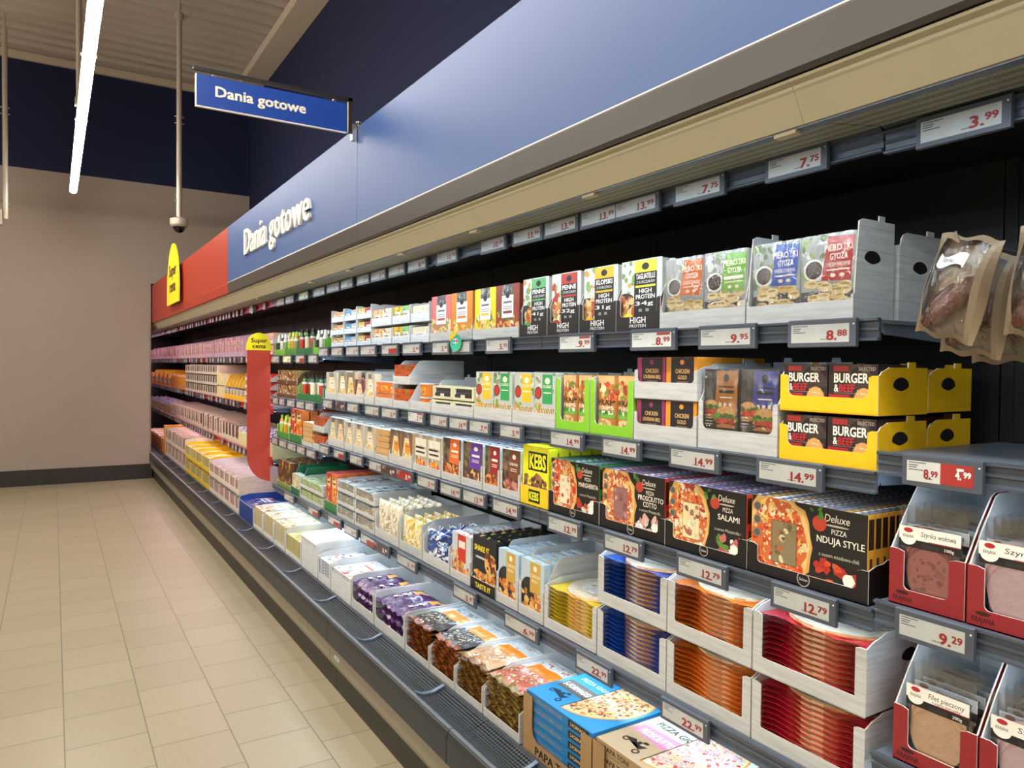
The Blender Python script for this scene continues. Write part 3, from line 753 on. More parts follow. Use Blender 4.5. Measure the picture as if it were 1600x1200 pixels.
def a_deluxe(l1, l2, l3, xs, hc, right):
    def f(a):
        a.rect(0, 0, 1, 1, '1b1917')
        pizza(a, .25, .48, .31, .62 if xs else .52, xs or [], 190, (.2, .2, .42, .72), hc)
        for k in range(3): a.ell(.055, .86 - .17 * k, .038, None, '8d8a80', 14); a.ell(.055, .86 - .17 * k, .03, None, '5c5a52', 14)
        a.text('Deluxe', .76, .84, .09, 'e8dfd0', .2, .01, 'c', .15); a.ell(.76, .8, .1, .012, 'b9b0a0', 12)
        a.text('PIZZA', .78, .7, .06, 'efe6d6', .12, .01, 'c')
        a.text(l1, .79, .58 if not l2 else .6, .08, 'f6efe0', .38 if len(l1) > 8 else .26, .02, 'c')
        if l2: a.text(l2, .78, .5, .08, 'f6efe0', .2, .02, 'c')
        a.text(l3, .78, .42, .045, 'cfc6b6', .32, .0, 'c'); 
        a.blobs(.6, .08, .96, .34, right, 14, .009, .02); a.ell(.62, .8, .06, None, 'b8402c', 12); a.blobs(.5, .85, .66, .97, GREEN, 4, .006, .01)
        a.ell(.86, .2, .05, None, 'f2ece2', 12, .15)
    return f
def t_deluxe(sc):
    def f(a):
        a.rect(0, 0, 1, 1, '1e2a3c')
        x = 0.02
        while x < .97:
            k = a.r.uniform(.02, .06); a.rect(x, a.r.uniform(.1, .4), min(.98, x + k), a.r.uniform(.55, .85), a.r.choice(['dfe8f2', 'aec6de', '5f88b8', '33507a', 'e9eef4', sc])); x += k + a.r.uniform(.01, .03)
        a.rect(0, .9, 1, 1, sc)
    return f
def a_kebs(a):
    a.rect(0, 0, 1, 1, 'eae82a'); a.rect(.22, .58, .95, .9, '17170f'); a.text('KEBS', .27, .62, .24, 'f0ee30', .62, .05); a.blobs(.05, .1, .95, .5, ['7a4a30', '8f5c3a', '5c3424', 'a87350'], 60, .008, .016)
def a_card(pc, l, fd):
    def f(a):
        a.rect(0, 0, 1, 1, '5b4a42'); a.blobs(0, .45, .4, 1, ['6d7d4c', '463730', '8b6a4a', '7a5f50'], 22, .008, .018)
        a.poly([(a.w * p[0], a.h * p[1]) for p in ((.34, .42), (.88, .4), (.92, 1), (.42, 1))], pc); a.ell(.66, .86, .1, .05, 'f2ede6'); (a.text(l, .64, .68, .055, 'fbf4ea', .44, .02, 'c') if l else a.rect(.46, .68, .84, .73, 'fbf4ea')); a.rect(.46, .6, .82, .615, 'efe4d8'); a.rect(.46, .56, .8, .575, 'efe4d8')
        a.ell(.5, .2, .42, .2, '3b3029', 22); a.blobs(.12, .04, .88, .36, fd, 60, .008, .017)
    return f
def a_sandwich(c1, lab='f3eee4'):
    def f(a):
        a.rect(0, 0, 1, 1, c1); a.poly([(0, 0), (a.w, 0), (a.w * .62, a.h), (a.w * .38, a.h)], 'e9d2a4'); a.blobs(.2, .05, .8, .5, ['f2e2bd', 'd9b97c', 'e9a06a', '8fa65a'], 22, .006, .013); a.rect(.3, .82, .7, .99, '75706c'); a.blobs(.3, .84, .7, .98, ['4a4644', '9a948e'], 8, .004, .008)
        a.rect(.34, .4, .78, .68, lab); a.rect(.4, .58, .72, .61, '7a6a55'); a.rect(.4, .5, .7, .52, 'd67f3c'); a.rect(.36, .2, .75, .3, 'eab37a')
    return f
def a_generic(bg, cols_, lab, n=34, labbox=(.2, .5, .8, .85), txt=None, tc='333333'):
    def f(a):
        a.rect(0, 0, 1, 1, bg); s_ = min(a.w, a.h); a.blobs(.02, .02, .98, .98, cols_, n, s_ * .05, s_ * .13)
        if lab: a.rect(*labbox, lab); a.rect(labbox[0] + .06, labbox[1] + .08, labbox[2] - .1, labbox[1] + .13, tc); 
        if lab and not txt: a.rect(labbox[0] + .06, labbox[1] + .2, labbox[2] - .2, labbox[1] + .25, tc)
        if txt: a.text(txt, (labbox[0] + labbox[2]) / 2, labbox[1] + (labbox[3] - labbox[1]) * .42, (labbox[3] - labbox[1]) * .42, tc, (labbox[2] - labbox[0]) * .8, .02, 'c')
    return f
def t_generic(cols_):
    def f(a):
        a.rect(0, 0, 1, 1, cols_[0]); s_ = min(a.w, a.h); a.blobs(0.05, .05, .95, .95, cols_, 14, s_ * .12, s_ * .3)
    return f

# ---- pack builders: list of (part name, MB); the first is the thing itself
def p_card(w, h, d, c, art, m='print', tp=None, edge=None, filmed=False, r=.006):
    def f():
        q = card(w, h, d, c, art, m, r, edge, t_generic(tp) if isinstance(tp, list) else tp)
        out = [('', q)]
        if filmed:
            g = MB(); rr = random.Random(seed())
            def P(u, v):
                e = min(u, 1 - u, v, 1 - v); return (-.006 - .004 * min(1, e * 12) + rr.uniform(-.0009, .0009), w / 2 - .001 - u * (w - .002), .004 + v * (h - .004))
            g.grid(P, 12, 16, m='film'); out.append(('film', g))
        return out
    return f
def pillow(L_, W_, H_, c, m='foil', art=None, nu=12, nv=8, seam=.012, ac=None, wob=.002, sd=None, cf=None):
    """soft bag lying flat: length along x, width along y"""
    q = MB(); rr = random.Random(seed() if sd is None else sd)
    ph = [rr.uniform(0, 6) for _ in range(4)]
    def hgt(u, v):
        e = max(0, min((u * L_ - seam) / (L_ * .22), (L_ - u * L_ - seam) / (L_ * .22), 1)); f_ = max(0, min(v / .2, (1 - v) / .2, 1))
        return H_ / 2 * math.sqrt(max(0, 1 - (1 - e) ** 2)) * math.sqrt(max(0, 1 - (1 - f_) ** 2)) + .0006
    def wb(u, v): return wob * (math.sin(u * 19 + ph[0]) + math.sin(v * 15 + ph[1]) + math.sin(u * 31 + v * 11 + ph[2])) + (.006 * math.sin(v * 17 + ph[3]) + .003 * math.sin(v * 43 + ph[0]) if u < .1 else 0)
    def Pt(u, v): return (u * L_, W_ / 2 - v * W_, H_ / 2 + hgt(u, v) + wb(u, v) + .006)
    def Pb(u, v): return (u * L_, W_ / 2 - v * W_, H_ / 2 - hgt(u, v) + wb(u, v) * .6 + .006)
    q.grid(lambda u, v: Pt(v, u), nv, nu, c, m, cf=(lambda u, v: cf(v, u)) if cf else None)
    q.grid(lambda u, v: Pb(v, 1 - u), nv, nu, c if ac is None else ac, m)
    return q, Pt
def p_lozenge(w, h, d, c, art, m='foil', r=None):
    """puffed upright pouch facing the aisle"""
    def f():
        q = MB(); rr = random.Random(seed()); ph = rr.uniform(0, 6)
        def P(sg):
            def g(u, v):
                e = math.sin(math.pi * min(1, max(0, u))) ** .5 * math.sin(math.pi * min(1, max(0, v))) ** .4
                return (d / 2 + sg * d / 2 * e + .0015 * math.sin(u * 17 + v * 13 + ph), w / 2 - u * w, v * h)
            return g
        colf = art
        q.grid(P(-1), 22, 30, c, m, cf=colf); q.grid(lambda u, v: P(1)(1 - u, v), 10, 12, c, m)
        return [('', q)]
    return f

PROTO = {}
def place(name, key, builder, loc, label, cat, group=None, rz=None):
    if key in PROTO:
        o = dup(PROTO[key], loc, rz)
    else:
        parts = builder(); o = put(name, parts[0][1], None, loc)
        for pn, mb_ in parts[1:]: put(pn, mb_, o)
        PROTO[key] = o
        if rz is not None: o.rotation_euler = (0, 0, rz)
    for k in ('group', 'kind'):
        if k in o: del o[k]
    return tag(o, label, cat, group)

XF = RX + .014      # tray fronts on the upper shelves
def zrow(row, y):
    for y0, y1, zs, kd in MODS:
        if y0 - .001 <= y < y1 + .001: return zs[min(row, len(zs) - 1)] - .004 + .0006 if row < 9 else DECK
    return DECK
ROWN = {1: 'top shelf', 2: 'second shelf', 3: 'third shelf', 4: 'fourth shelf', 9: 'bottom deck'}
def fill(row, yl, yr, kind, z=None, tier='', ncol=None):
    """one display tray with its goods between yl (left in the photo) and yr"""
    for bnd in (4.653, 5.903):            # never bridge case sections whose shelves differ in height
        if yl > bnd + .001 and yr < bnd - .001 and row != 9:
            if yl - bnd < bnd - yr: yl = bnd - .002
            else: yr = bnd + .002
    K = KINDS[kind]; w = abs(yl - yr) - .003; yc = (yl + yr) / 2
    x0 = FX if row == 9 else XF
    z = (zrow(row, yc) if row != 9 else DECK - .0004) if z is None else z
    T = dict(K['tray']); depth = T.pop('depth', .36)
    where = (tier + ' ' if tier else '') + ROWN[row]
    if T:
        key = ('tray', kind, round(w, 2)); 
        tb = lambda: [('', tray(w, depth, **T))]
        o = place('display_tray', ('tray', kind, round(w, 3)), tb, (x0, yc, z), f"{K['tl']} with {K['name'].replace('_', ' ')}s, {where}", 'tray', 'display trays on the shelves')
    n = ncol or K.get('n', 1); mdp = K.get('m', 1); d = K['d']; pitch = K.get('pitch', d + .001); inset = K.get('inset', .006)
    iw = w - .008 if T else w; pw = iw / n
    arts = K['arts']
    for i in range(n):
        A = arts[(i + K.get('off', 0)) % len(arts)]
        yy = yc + iw / 2 - pw * (i + .5)
        lab = f"{A[0]}, {where}"
        for j in range(mdp):
            if K.get('stack'):
                loc = (x0 + inset, yy, z + .0035 + j * pitch)
                la = lab + (', uppermost of its stack' if j == mdp - 1 else ', lower in its stack'); single = j == mdp - 1
            else:
                loc = (x0 + inset + j * pitch, yy, z + .0035)
                la = lab + (', front one' if mdp > 1 and j == 0 else ', behind the front one' if mdp > 1 else ''); single = j == 0
            key = (kind, (i + K.get('off', 0)) % len(arts), round(pw, 3), j % K.get('var', 1))
            place(K['name'], key, (lambda A=A, j=j: A[1](pw - .0015)), loc, la, K['cat'], K['pl'])
KINDS = {}
def kind(k, **a): KINDS[k] = a
def stackgap(): pass

# ---------------------------------------------------------------- kinds of goods
FD_CHK = ['d98b3f', 'c8752c', 'e8a95a', 'b8602a', 'efc07a']
kind('gyoza_a', name='gyoza_pack', cat='packaged food', pl='gyoza packs in a planked tray', tl='planked grey tray', tray=dict(lip=.052, fh=.07, sh=.2, bh=.15, depth=.30, post=.007, rise=.03, hole=True, tabs=True), n=2, m=5, d=.034, pitch=.045, inset=.016,
     arts=[('orange-labelled gyoza pack', lambda w: p_card(w, .197, .03, 'c5c8c8', a_gyoza('e0701f', 'Z KURCZAKIEM'), filmed=True)()), ('green-labelled gyoza pack', lambda w: p_card(w, .197, .03, 'c5c8c8', a_gyoza('74bd3c', ''), filmed=True)())])
kind('gyoza_b', name='gyoza_pack', cat='packaged food', pl='gyoza packs in a planked tray', tl='large planked tray with side handle', tray=dict(lip=.048, fh=.06, sh=.225, bh=.15, depth=.15, post=.006, rise=.012, hole=True, tabs=True), n=2, m=3, d=.034, pitch=.042, inset=.016,
     arts=[('blue-labelled gyoza pack', lambda w: p_card(w, .197, .03, 'c5c8c8', a_gyoza('1c58b8', 'WIEPRZOWINA'), filmed=True)()), ('red-labelled gyoza pack', lambda w: p_card(w, .197, .03, 'c5c8c8', a_gyoza('b8252a', 'Z MIĘSEM WOŁOWYM'), filmed=True)())])
for k, c, l1, l2, g in (('prot1', '57b06a', 'PENNE', 'Z KURCZAKIEM', '41g'), ('prot2', 'b83230', 'PENNE', 'Z KURCZAKIEM', '32g'), ('prot3', 'f2b51e', 'KLOPSIKI', 'Z KURCZAKA', '31g'), ('prot4', 'f4e43a', 'TAGLIATELLE', 'Z KURCZAKIEM', '34g')):
    nm = {'prot1': 'green-topped', 'prot2': 'red-topped', 'prot3': 'amber-topped', 'prot4': 'lemon-topped'}[k] + ' HIGH PROTEIN meal'
    kind(k, name='meal_pack', cat='ready meal', pl='high protein meals', tl='black HIGH PROTEIN carton', tray=dict(lip=.046, fh=.1, sh=.21, bh=.15, depth=.3, c='161619', m='print', post=.014, inner='aeb6bd', logo=a_protein_logo), n=1, m=4, d=.03, pitch=.05, inset=.012,
         arts=[(nm, lambda w, c=c, l1=l1, l2=l2, g=g: p_card(w, .212, .03, 'd4d6d4', a_protein(c, l1, l2, g), r=.014)())])
FM = [['e9a04b', 'f3d391', '7fa04e', 'f2ead2'], ['f0c04a', '7a9c45', 'f5e6b0', 'd97a30'], ['f6d94c', 'e2a33c', '6f9a3e', 'f3ead0'], ['a3442c', 'e6a45a', 'f3e2c0', '5d7c3c']]
kind('meal_a', name='meal_pack', cat='ready meal', pl='white-labelled ready meals', tl='planked grey tray', tray=dict(lip=.045, fh=.05, sh=.2, bh=.15, depth=.3, post=.006), n=2, m=4, d=.03, pitch=.05,
     arts=[('pink ready meal with white label', lambda w: p_card(w, .205, .03, 'd56a6a', a_meal('d8706e', 'e8b56a', FM[0], 'b84848'), r=.012)()), ('orange ready meal with white label', lambda w: p_card(w, .205, .03, 'd08033', a_meal('d6862f', 'e8c47a', FM[1], 'd07a36'), r=.012)())])
kind('meal_b', name='meal_pack', cat='ready meal', pl='white-labelled ready meals', tl='planked grey tray', tray=dict(lip=.045, fh=.05, sh=.2, bh=.15, depth=.3, post=.006), n=2, m=4, d=.03, pitch=.05,
     arts=[('yellow ready meal with white label', lambda w: p_card(w, .205, .03, 'e9cf22', a_meal('ecd322', 'e4a44a', FM[2], 'e2c43a'), r=.012)()), ('brown ready meal with white label', lambda w: p_card(w, .205, .03, '8a3a2a', a_meal('8a3b2c', 'e6963e', FM[3], '7a4038'), r=.012)())])
def smallpk(lbl, bg, cs, h=.055, txt=None, d=.05, m='foil', r=.01, lab='f2efe8'):
    return (lbl, lambda w: p_card(w, h, d, bg, a_generic(bg, cs, lab, 18, (.2, .3, .8, .7), txt), m=m, r=r)())
PA = {'pink': ('e8b0a8', ['d88', 'c0625a', 'f2d5cf']), }
def cc(*a): return list(a)
trayL = dict(lip=.03, fh=.075, sh=.075, bh=.07, depth=.3, post=.006, c='dfe8f2', inner='e6eef6')
kind('dip_a', name='dip_pot', cat='packaged food', pl='small dip packs in tiered trays', tl='low pale blue tray', tray=trayL, n=2, m=2, d=.05, arts=[smallpk('brown and yellow snack pack', 'd9c08a', cc('8a5a3a', 'efe0b0', '5a4034', 'e8c24a')), smallpk('orange snack pack', 'e3a070', cc('f0d5a0', 'd88a4a', '9fb060'))])
kind('dip_b', name='dip_pot', cat='packaged food', pl='small dip packs in tiered trays', tl='low pale blue tray', tray=trayL, n=2, m=2, d=.05, arts=[smallpk('light blue snack pack', '58aede', cc('8fd0f2', '3a8fcc', 'd6ecf8')), smallpk('pink and blue snack pack', 'c9c6e0', cc('8fd0f2', 'e69aa0', 'f2e0e8'))])
kind('dip_c', name='dip_pot', cat='packaged food', pl='small dip packs in tiered trays', tl='low pale blue tray', tray=trayL, n=2, m=2, d=.05, arts=[smallpk('yellow snack pack', 'e9c65a', cc('f4e29a', '9fb060', 'fff2cc')), smallpk('crimson snack pack', 'a83a4a', cc('d86a74', 'f2d5cf', '7a2030'))])
trayM = dict(lip=.042, fh=.09, sh=.1, bh=.1, depth=.3, post=.006, c='dfe6ee', inner='e0e6ec')
kind('dip_d', name='salad_pack', cat='packaged food', pl='small salads in two-tier trays', tl='two-tier grey tray', tray=trayM, n=2, m=2, d=.05, arts=[smallpk('orange and pink salad pack', 'eab87a', cc('e2703a', 'f4dcb0', 'c85a5a'), .085), smallpk('white and orange salad pack', 'f0e4d0', cc('e2903a', 'a8442e', 'dfe6c0'), .085)])
kind('dip_e', name='salad_pack', cat='packaged food', pl='small salads in two-tier trays', tl='two-tier grey tray', tray=trayM, n=2, m=2, d=.05, arts=[smallpk('yellow salad pack', 'e8c642', cc('8a6a2a', 'f4e29a', '6a8a34'), .085), smallpk('green salad pack', '9ad08a', cc('5aa050', 'd8f0c8', '3f7a3a'), .085)])
kind('dip_f', name='salad_pack', cat='packaged food', pl='small salads in two-tier trays', tl='two-tier grey tray', tray=trayM, n=1, m=2, d=.05, arts=[smallpk('cream tub with yellow lid', 'e8e6cc', cc('d8d0a0', 'f4f0dc', 'f0d93a'), .075)])
GT = dict(lip=.05, fh=.1, sh=.12, bh=.1, depth=.25, post=.012, m='print', inner='7fae5a')
def bottle(c1, c2, cap, h=.13, r=.019):
    def f(w):
        q = MB(); rr = min(r, w / 2 - .001)
        for z0, z1, r0, r1, c in ((0, h * .25, rr, rr, c2), (h * .25, h * .62, rr, rr, c1), (h * .62, h * .7, rr, rr, 'f2f0ea'), (h * .7, h * .84, rr, rr * .6, c2), (h * .84, h, rr * .55, rr * .5, cap)):
            q.cyl((rr, 0, z0), (rr, 0, z1), r0, r1, 12, c, 'foil')
        return [('', q)]
    return f
kind('green_a', name='juice_bottle', cat='bottle', pl='small bottles in green cartons', tl='bright green carton', tray=dict(GT, c='7cc242'), n=3, m=3, d=.04, pitch=.042, arts=[('black-labelled small bottle in light green carton', bottle('24241f', 'e6e8d8', 'f2f2ee', .16)), ('white-labelled small bottle in light green carton', bottle('e8e8e0', '3a3a30', 'f2f2ee', .16))])
kind('green_b', name='juice_bottle', cat='bottle', pl='small bottles in green cartons', tl='green fruit-printed carton', tray=dict(GT, c='3e8f3a'), n=3, m=3, d=.04, pitch=.042, arts=[('lime bottle in green carton', bottle('a8cf3e', 'd8882e', '8fd04a', .17)), ('orange bottle in green carton', bottle('e2963a', '8fb93c', 'e8e060', .17))])
kind('green_c', name='juice_bottle', cat='bottle', pl='small bottles in green cartons', tl='dark green carton', tray=dict(GT, c='1f7040', sh=.15), n=3, m=3, d=.04, pitch=.042, arts=[('red and white bottle in dark green carton', bottle('c43a2e', '2c5a34', '1c1c1c', .18)), ('cream bottle in dark green carton', bottle('e9e2c4', '2c5a34', '1c1c1c', .18))])
kind('brown_a', name='snack_pack', cat='packaged food', pl='nut and cheese snack packs', tl='dark brown carton', tray=dict(lip=.03, fh=.05, sh=.1, bh=.1, depth=.25, post=.008, m='print', c='5a4226', inner='8a7a5a'), n=2, m=2, d=.04, arts=[smallpk('brown snack pack with pale food', '6a4c2e', cc('d8c8a8', 'b08a5a', 'e8d8b8'), .1, lab=None), smallpk('olive snack pack', '8a7a4a', cc('d8b070', 'e8e0c0', '4a3a20'), .1, lab=None)])
BY_ = dict(lip=.036, fh=.085, sh=.103, bh=.1, depth=.186, post=.022, rad=.014, m='print', c='f0c013', inner='e8b410', rise=.02, hole=True, tabs=True)
kind('burger', name='burger_box', cat='packaged food', pl='burger and beef boxes', tl='yellow burger crate', tray=BY_, n=2, m=2, d=.085, pitch=.088, arts=[('brown BURGER & BEEF box', lambda w: p_card(w, .106, .085, '2a1c18', a_burgerbox, r=.002)())])
kind('tallburger', name='burger_pack', cat='packaged food', pl='tall burger packs', tl='tall planked tray', tray=dict(lip=.055, fh=.13, sh=.22, bh=.235, depth=.3, post=.014, rad=.016, tabs=True), n=2, m=3, d=.06, pitch=.075, inset=.016, arts=[('brown-labelled tall burger pack', lambda w: p_card(w, .21, .06, '3a3028', a_tallburger('b07028'), filmed=True)()), ('blue-labelled tall burger pack', lambda w: p_card(w, .21, .06, '2b2f48', a_tallburger('2c3f9a'), filmed=True)())])
kind('chicken', name='burger_box', cat='packaged food', pl='chicken burger boxes', tl='planked tray', tray=dict(lip=.05, fh=.085, sh=.105, bh=.108, depth=.3, post=.012, rad=.012, tabs=True), n=2, m=3, d=.09, arts=[('purple chicken burger box', lambda w: p_card(w, .118, .09, '8a2a50', a_chicken('8f2f5c', 'LOUISIANA BBQ'), r=.002)()), ('orange chicken burger box', lambda w: p_card(w, .118, .09, 'd58a2a', a_chicken('d9902c', 'GOLD'), r=.002)())])
def wrap_b(w):
    q = MB(); h = .185; n = 12
    def P(u, v):
        a = math.pi * u; e = 1 - .35 * abs(v * 2 - 1) ** 6
        return (.028 - .026 * math.sin(a), (w / 2 - .002) * math.cos(a) * (1), v * h)
    q.grid(P, 12, 2, 'b9803f', 'print'); q.face([(.028, w / 2 - .002, 0), (.028, w / 2 - .002, h), (.028, -w / 2 + .002, h), (.028, -w / 2 + .002, 0)], '9a6a34')
    q.prism([(.028 - .026 * math.sin(math.pi * k / 10), (w / 2 - .002) * math.cos(math.pi * k / 10)) for k in range(11)], 'z', h - .012, h - .01, 'e8c79a')
    wf = w - .004
    def fn(s, t, k):
        u = min(1, max(0, s / wf)); a = math.acos(max(-1, min(1, 1 - 2 * u))); return (.028 - .026 * math.sin(a) - k - .0013, wf / 2 * math.cos(a), t)
    class AA(Art):
        pass
    a = Art(q, wf, h, fn, 'print', seed()); 
    # subdivide wide shapes so that they follow the curve
    def emit2(pts, c):
        for i in range(8):
            x0, x1 = wf * i / 8, wf * (i + 1) / 8
            p = clip(pts, max(.0004, x0), .0004, min(wf - .0004, x1), h - .0004)
            if len(p) > 2:
                ar = sum(p[j - 1][0] * p[j][1] - p[j][0] * p[j - 1][1] for j in range(len(p)))
                if abs(ar) > 1e-8: q.face([fn(b_[0], b_[1], a.k * 3e-5) for b_ in (p if ar > 0 else p[::-1])], c, 'print')
    a._emit = emit2
    a_wrap(a)
    return [('', q)]
kind('wrap', name='wrap_pack', cat='packaged food', pl='wraps in green cartons', tl='lime green wrap carton', tray=dict(lip=.034, fh=.175, sh=.185, bh=.2, depth=.3, post=.024, rad=.016, m='print', c='84c62e', inner='b9c0b0', rise=.006, tabs=True), n=2, m=3, d=.06, pitch=.07, inset=.01, arts=[('tan rolled WRAP STRIPS pack', wrap_b), ('tan rolled wrap pack', wrap_b)])
kind('grill', name='sandwich_pack', cat='packaged food', pl='grilled sandwich packs', tl='planked tray', tray=dict(lip=.05, fh=.06, sh=.17, bh=.195, depth=.3, post=.006), n=2, m=3, d=.04, pitch=.05, arts=[('yellow-labelled grilled sandwich pack', lambda w: p_card(w, .19, .035, 'b9c0b8', a_grill('e2b928'))()), ('green-labelled grilled sandwich pack', lambda w: p_card(w, .19, .035, 'b9c0b8', a_grill('2f9a58'))())])
def cup(lab, cols_, hh=.05, rad=.045, lid='cfd6da'):
    def f(w):
        r = min(rad, w / 2 - .001); q = MB(); q.cyl((r, 0, 0), (r, 0, hh), r * .86, r, 20, cols_[0], 'foil')
        q.cyl((r, 0, hh), (r, 0, hh + .005), r * 1.03, r * 1.03, 20, lid, 'print')
        a = Art(q, 1.2 * r, hh * .7, lambda s, t, k: (r - math.sqrt(max(0, (r * (.88 + .12 * t / hh)) ** 2 - (s - .6 * r) ** 2)) - k - .0008, .6 * r - s, t + hh * .12), 'print', seed())
        for i in range(6): a.rect(i / 6, 0, (i + 1) / 6, 1, cols_[1])
        a.blobs(.05, .1, .95, .9, cols_[2:], 14, r * .06, r * .14)
        return [('', q)]
    return (lab, f)
TB = dict(lip=.045, fh=.055, sh=.15, bh=.16, depth=.3, post=.006)
kind('sushi_a', name='dip_cup', cat='packaged food', pl='orange snack cups', tl='rounded planked tray', tray=dict(TB, tabs=True), n=1, m=2, stack=True, d=.06, pitch=.065, arts=[cup('orange snack cup', ['d97a2a', 'e08a2e', 'c8442a', 'f2d13a', '7a4a8a'], .058)])
kind('sushi_b', name='food_tub', cat='packaged food', pl='tubs with black sleeves', tl='planked tray', tray=dict(TB, tabs=True), n=2, m=2, stack=True, d=.06, pitch=.064, arts=[('clear tub with black sleeve', lambda w: p_card(w, .058, .12, 'dcd8b4', lambda a: (a.rect(0, 0, 1, 1, 'd4d2b0'), a.rect(.12, .2, .92, .86, '2b2d31'), a.rect(.16, .5, .84, .6, '45474c'), a.rect(.4, .12, .6, .42, 'd0d2c0'), a.rect(.05, .45, .18, .8, 'c4c8b4'))[0], m='foil', r=.004)())])
kind('sushi_c', name='food_tub', cat='packaged food', pl='small orange tubs in two tiers', tl='narrow planked tray', tray=dict(lip=.04, fh=.05, sh=.12, bh=.12, depth=.3, post=.006), n=1, m=2, d=.08, arts=[('red-orange tub', lambda w: p_card(w, .095, .08, 'b8521e', a_generic('b8501c', ['e07a3a', '6a8a3a', '8a3414'], None, 22), m='foil', r=.006)())])
kind('sushi_d', name='food_tub', cat='packaged food', pl='white boxes with a yellow roundel', tl='rounded planked tray', tray=TB, n=1, m=2, stack=True, d=.06, pitch=.064, arts=[('orange box with yellow roundel', lambda w: p_card(w, .06, .12, 'e6e2d8', a_generic('cf6a2c', ['f0c23a', 'f4e29a', 'e88a2e'], 'e3a83a', 22, (.3, .3, .7, .7)), r=.004)())])
kind('sand_a', name='sandwich_pack', cat='sandwich', pl='wedge sandwich packs', tl='planked tray', tray=dict(lip=.045, fh=.06, sh=.18, bh=.19, depth=.32, post=.006), n=3, m=4, d=.045, pitch=.07, arts=[('pale wedge sandwich pack', lambda w: p_card(w, .175, .04, 'd9d5c8', a_sandwich('8d867c'))()), ('orange-labelled wedge sandwich pack', lambda w: p_card(w, .17, .04, 'd9c5a8', a_sandwich('8a7560', 'ecbf7e'))()), ('pink-labelled wedge sandwich pack', lambda w: p_card(w, .13, .04, 'a85a4a', a_sandwich('6a3430', 'e8c0b0'))())])
kind('sand_b', name='sandwich_pack', cat='sandwich', pl='wedge sandwich packs', tl='narrow planked tray', tray=dict(lip=.045, fh=.06, sh=.18, bh=.19, depth=.34, post=.006), n=1, m=5, d=.045, pitch=.06, arts=[('cream wedge sandwich pack', lambda w: p_card(w, .165, .04, 'e6dcc4', a_sandwich('b8b4ac', 'efe6d2'), tp=['dfe8ee', 'b9c4cc', 'f2efe4'])())])
kind('sand_c', name='sandwich_pack', cat='sandwich', pl='wedge sandwich packs', tl='wide planked tray', tray=dict(lip=.05, fh=.07, sh=.18, bh=.19, depth=.34, post=.008), n=2, m=5, d=.045, pitch=.06, arts=[('green-labelled wedge sandwich pack', lambda w: p_card(w, .175, .04, 'e6dcc4', a_sandwich('a8a49c', 'cfe0c0'), tp=['dfe8ee', 'b9c4cc', 'f2efe4'])()), ('rose-labelled wedge sandwich pack', lambda w: p_card(w, .175, .04, 'e6dcc4', a_sandwich('9a8a84', 'eccac4'), tp=['dfe8ee', 'b9c4cc', 'f2efe4'])())])
kind('sand_d', name='sandwich_pack', cat='sandwich', pl='orange-labelled baguette packs', tl='wide planked tray', tray=dict(lip=.05, fh=.07, sh=.18, bh=.19, depth=.34, post=.008), n=2, m=5, d=.045, pitch=.06, arts=[('orange-labelled baguette pack', lambda w: p_card(w, .175, .04, 'd8b88a', a_sandwich('7a5a44', 'e8953c'), tp=['dfe8ee', 'c8b49c', 'f2efe4'])())])
kind('bread', name='flatbread_pack', cat='packaged food', pl='stacked toasted breads', tl='narrow planked tray', tray=dict(lip=.03, fh=.04, sh=.16, bh=.17, depth=.34, post=.004), n=1, m=5, stack=True, d=.03, pitch=.033, arts=[('toasted bread pack', lambda w: p_card(w, .03, .2, 'c79a60', a_generic('cfa46a', ['a8703a', 'e8cc9a', '8a5a30'], None, 24), m='food', r=.008, tp=['d9e2e8', 'c8a070', 'e9eef2'])())])
kind('nalesniki', name='filled_pancake_pack', cat='packaged food', pl='white-labelled filled pancake pouches', tl='wide planked tray', tray=dict(lip=.035, fh=.04, sh=.09, bh=.17, depth=.34, post=.005), n=2, m=7, d=.03, pitch=.04, arts=[('cream pouch with black lettering', lambda w: p_card(w, .175, .03, 'e9e0cc', lambda a: (a_generic('b5aa98', ['e9e2d0', '8a7a68', 'd6c8b0'], 'f0eadc', 16, (.08, .42, .92, .9))(a), a.text('NALEŚNIKI', .5, .62, .07, '2a2420', .75, .03, 'c'), a.ell(.5, .2, .36, .16, 'c8562e'), a.blobs(.2, .06, .8, .34, ['e8a84a', 'f2dca0', 'd8742e'], 22, .005, .011))[0], m='foil', tp=['dbe6ee', 'b9c4cc', 'f2efe4'])())])
for k, c, l, nm, fd in (('card_o', 'e8702a', '', 'orange-labelled meal sleeve', ['c8562a', 'd98a4a', 'a84a24', 'e8b070']), ('card_p', '6a3fa8', '', 'purple-labelled meal sleeve', ['5a3a3a', 'c8862a', '8a5a4a', 'e8c070']),
                        ('card_r', 'a02430', '', 'dark red-labelled meal sleeve', ['b86a2a', 'd98f4a', '8a3a20', 'e8a85a']), ('card_b', '7a4630', 'DÖNER KEBAB', 'brown-labelled kebab sleeve', ['8a4038', 'a85a4a', '6a3028', 'c88a78'])):
    kind(k, name='meal_sleeve', cat='ready meal', pl='meal sleeves with coloured labels', tl='planked tray with notched front', tray=dict(lip=.035, fh=.1, sh=.175, bh=.18, depth=.34, post=.012, rad=.004), n=1, m=7, d=.03, pitch=.042, arts=[(nm, lambda w, c=c, l=l, fd=fd: p_card(w, .185, .03, 'd9e4ec', a_card(c, l, fd), tp=['cfe0ee', 'b9c9d6', 'e9f2f8'], r=.01)())])
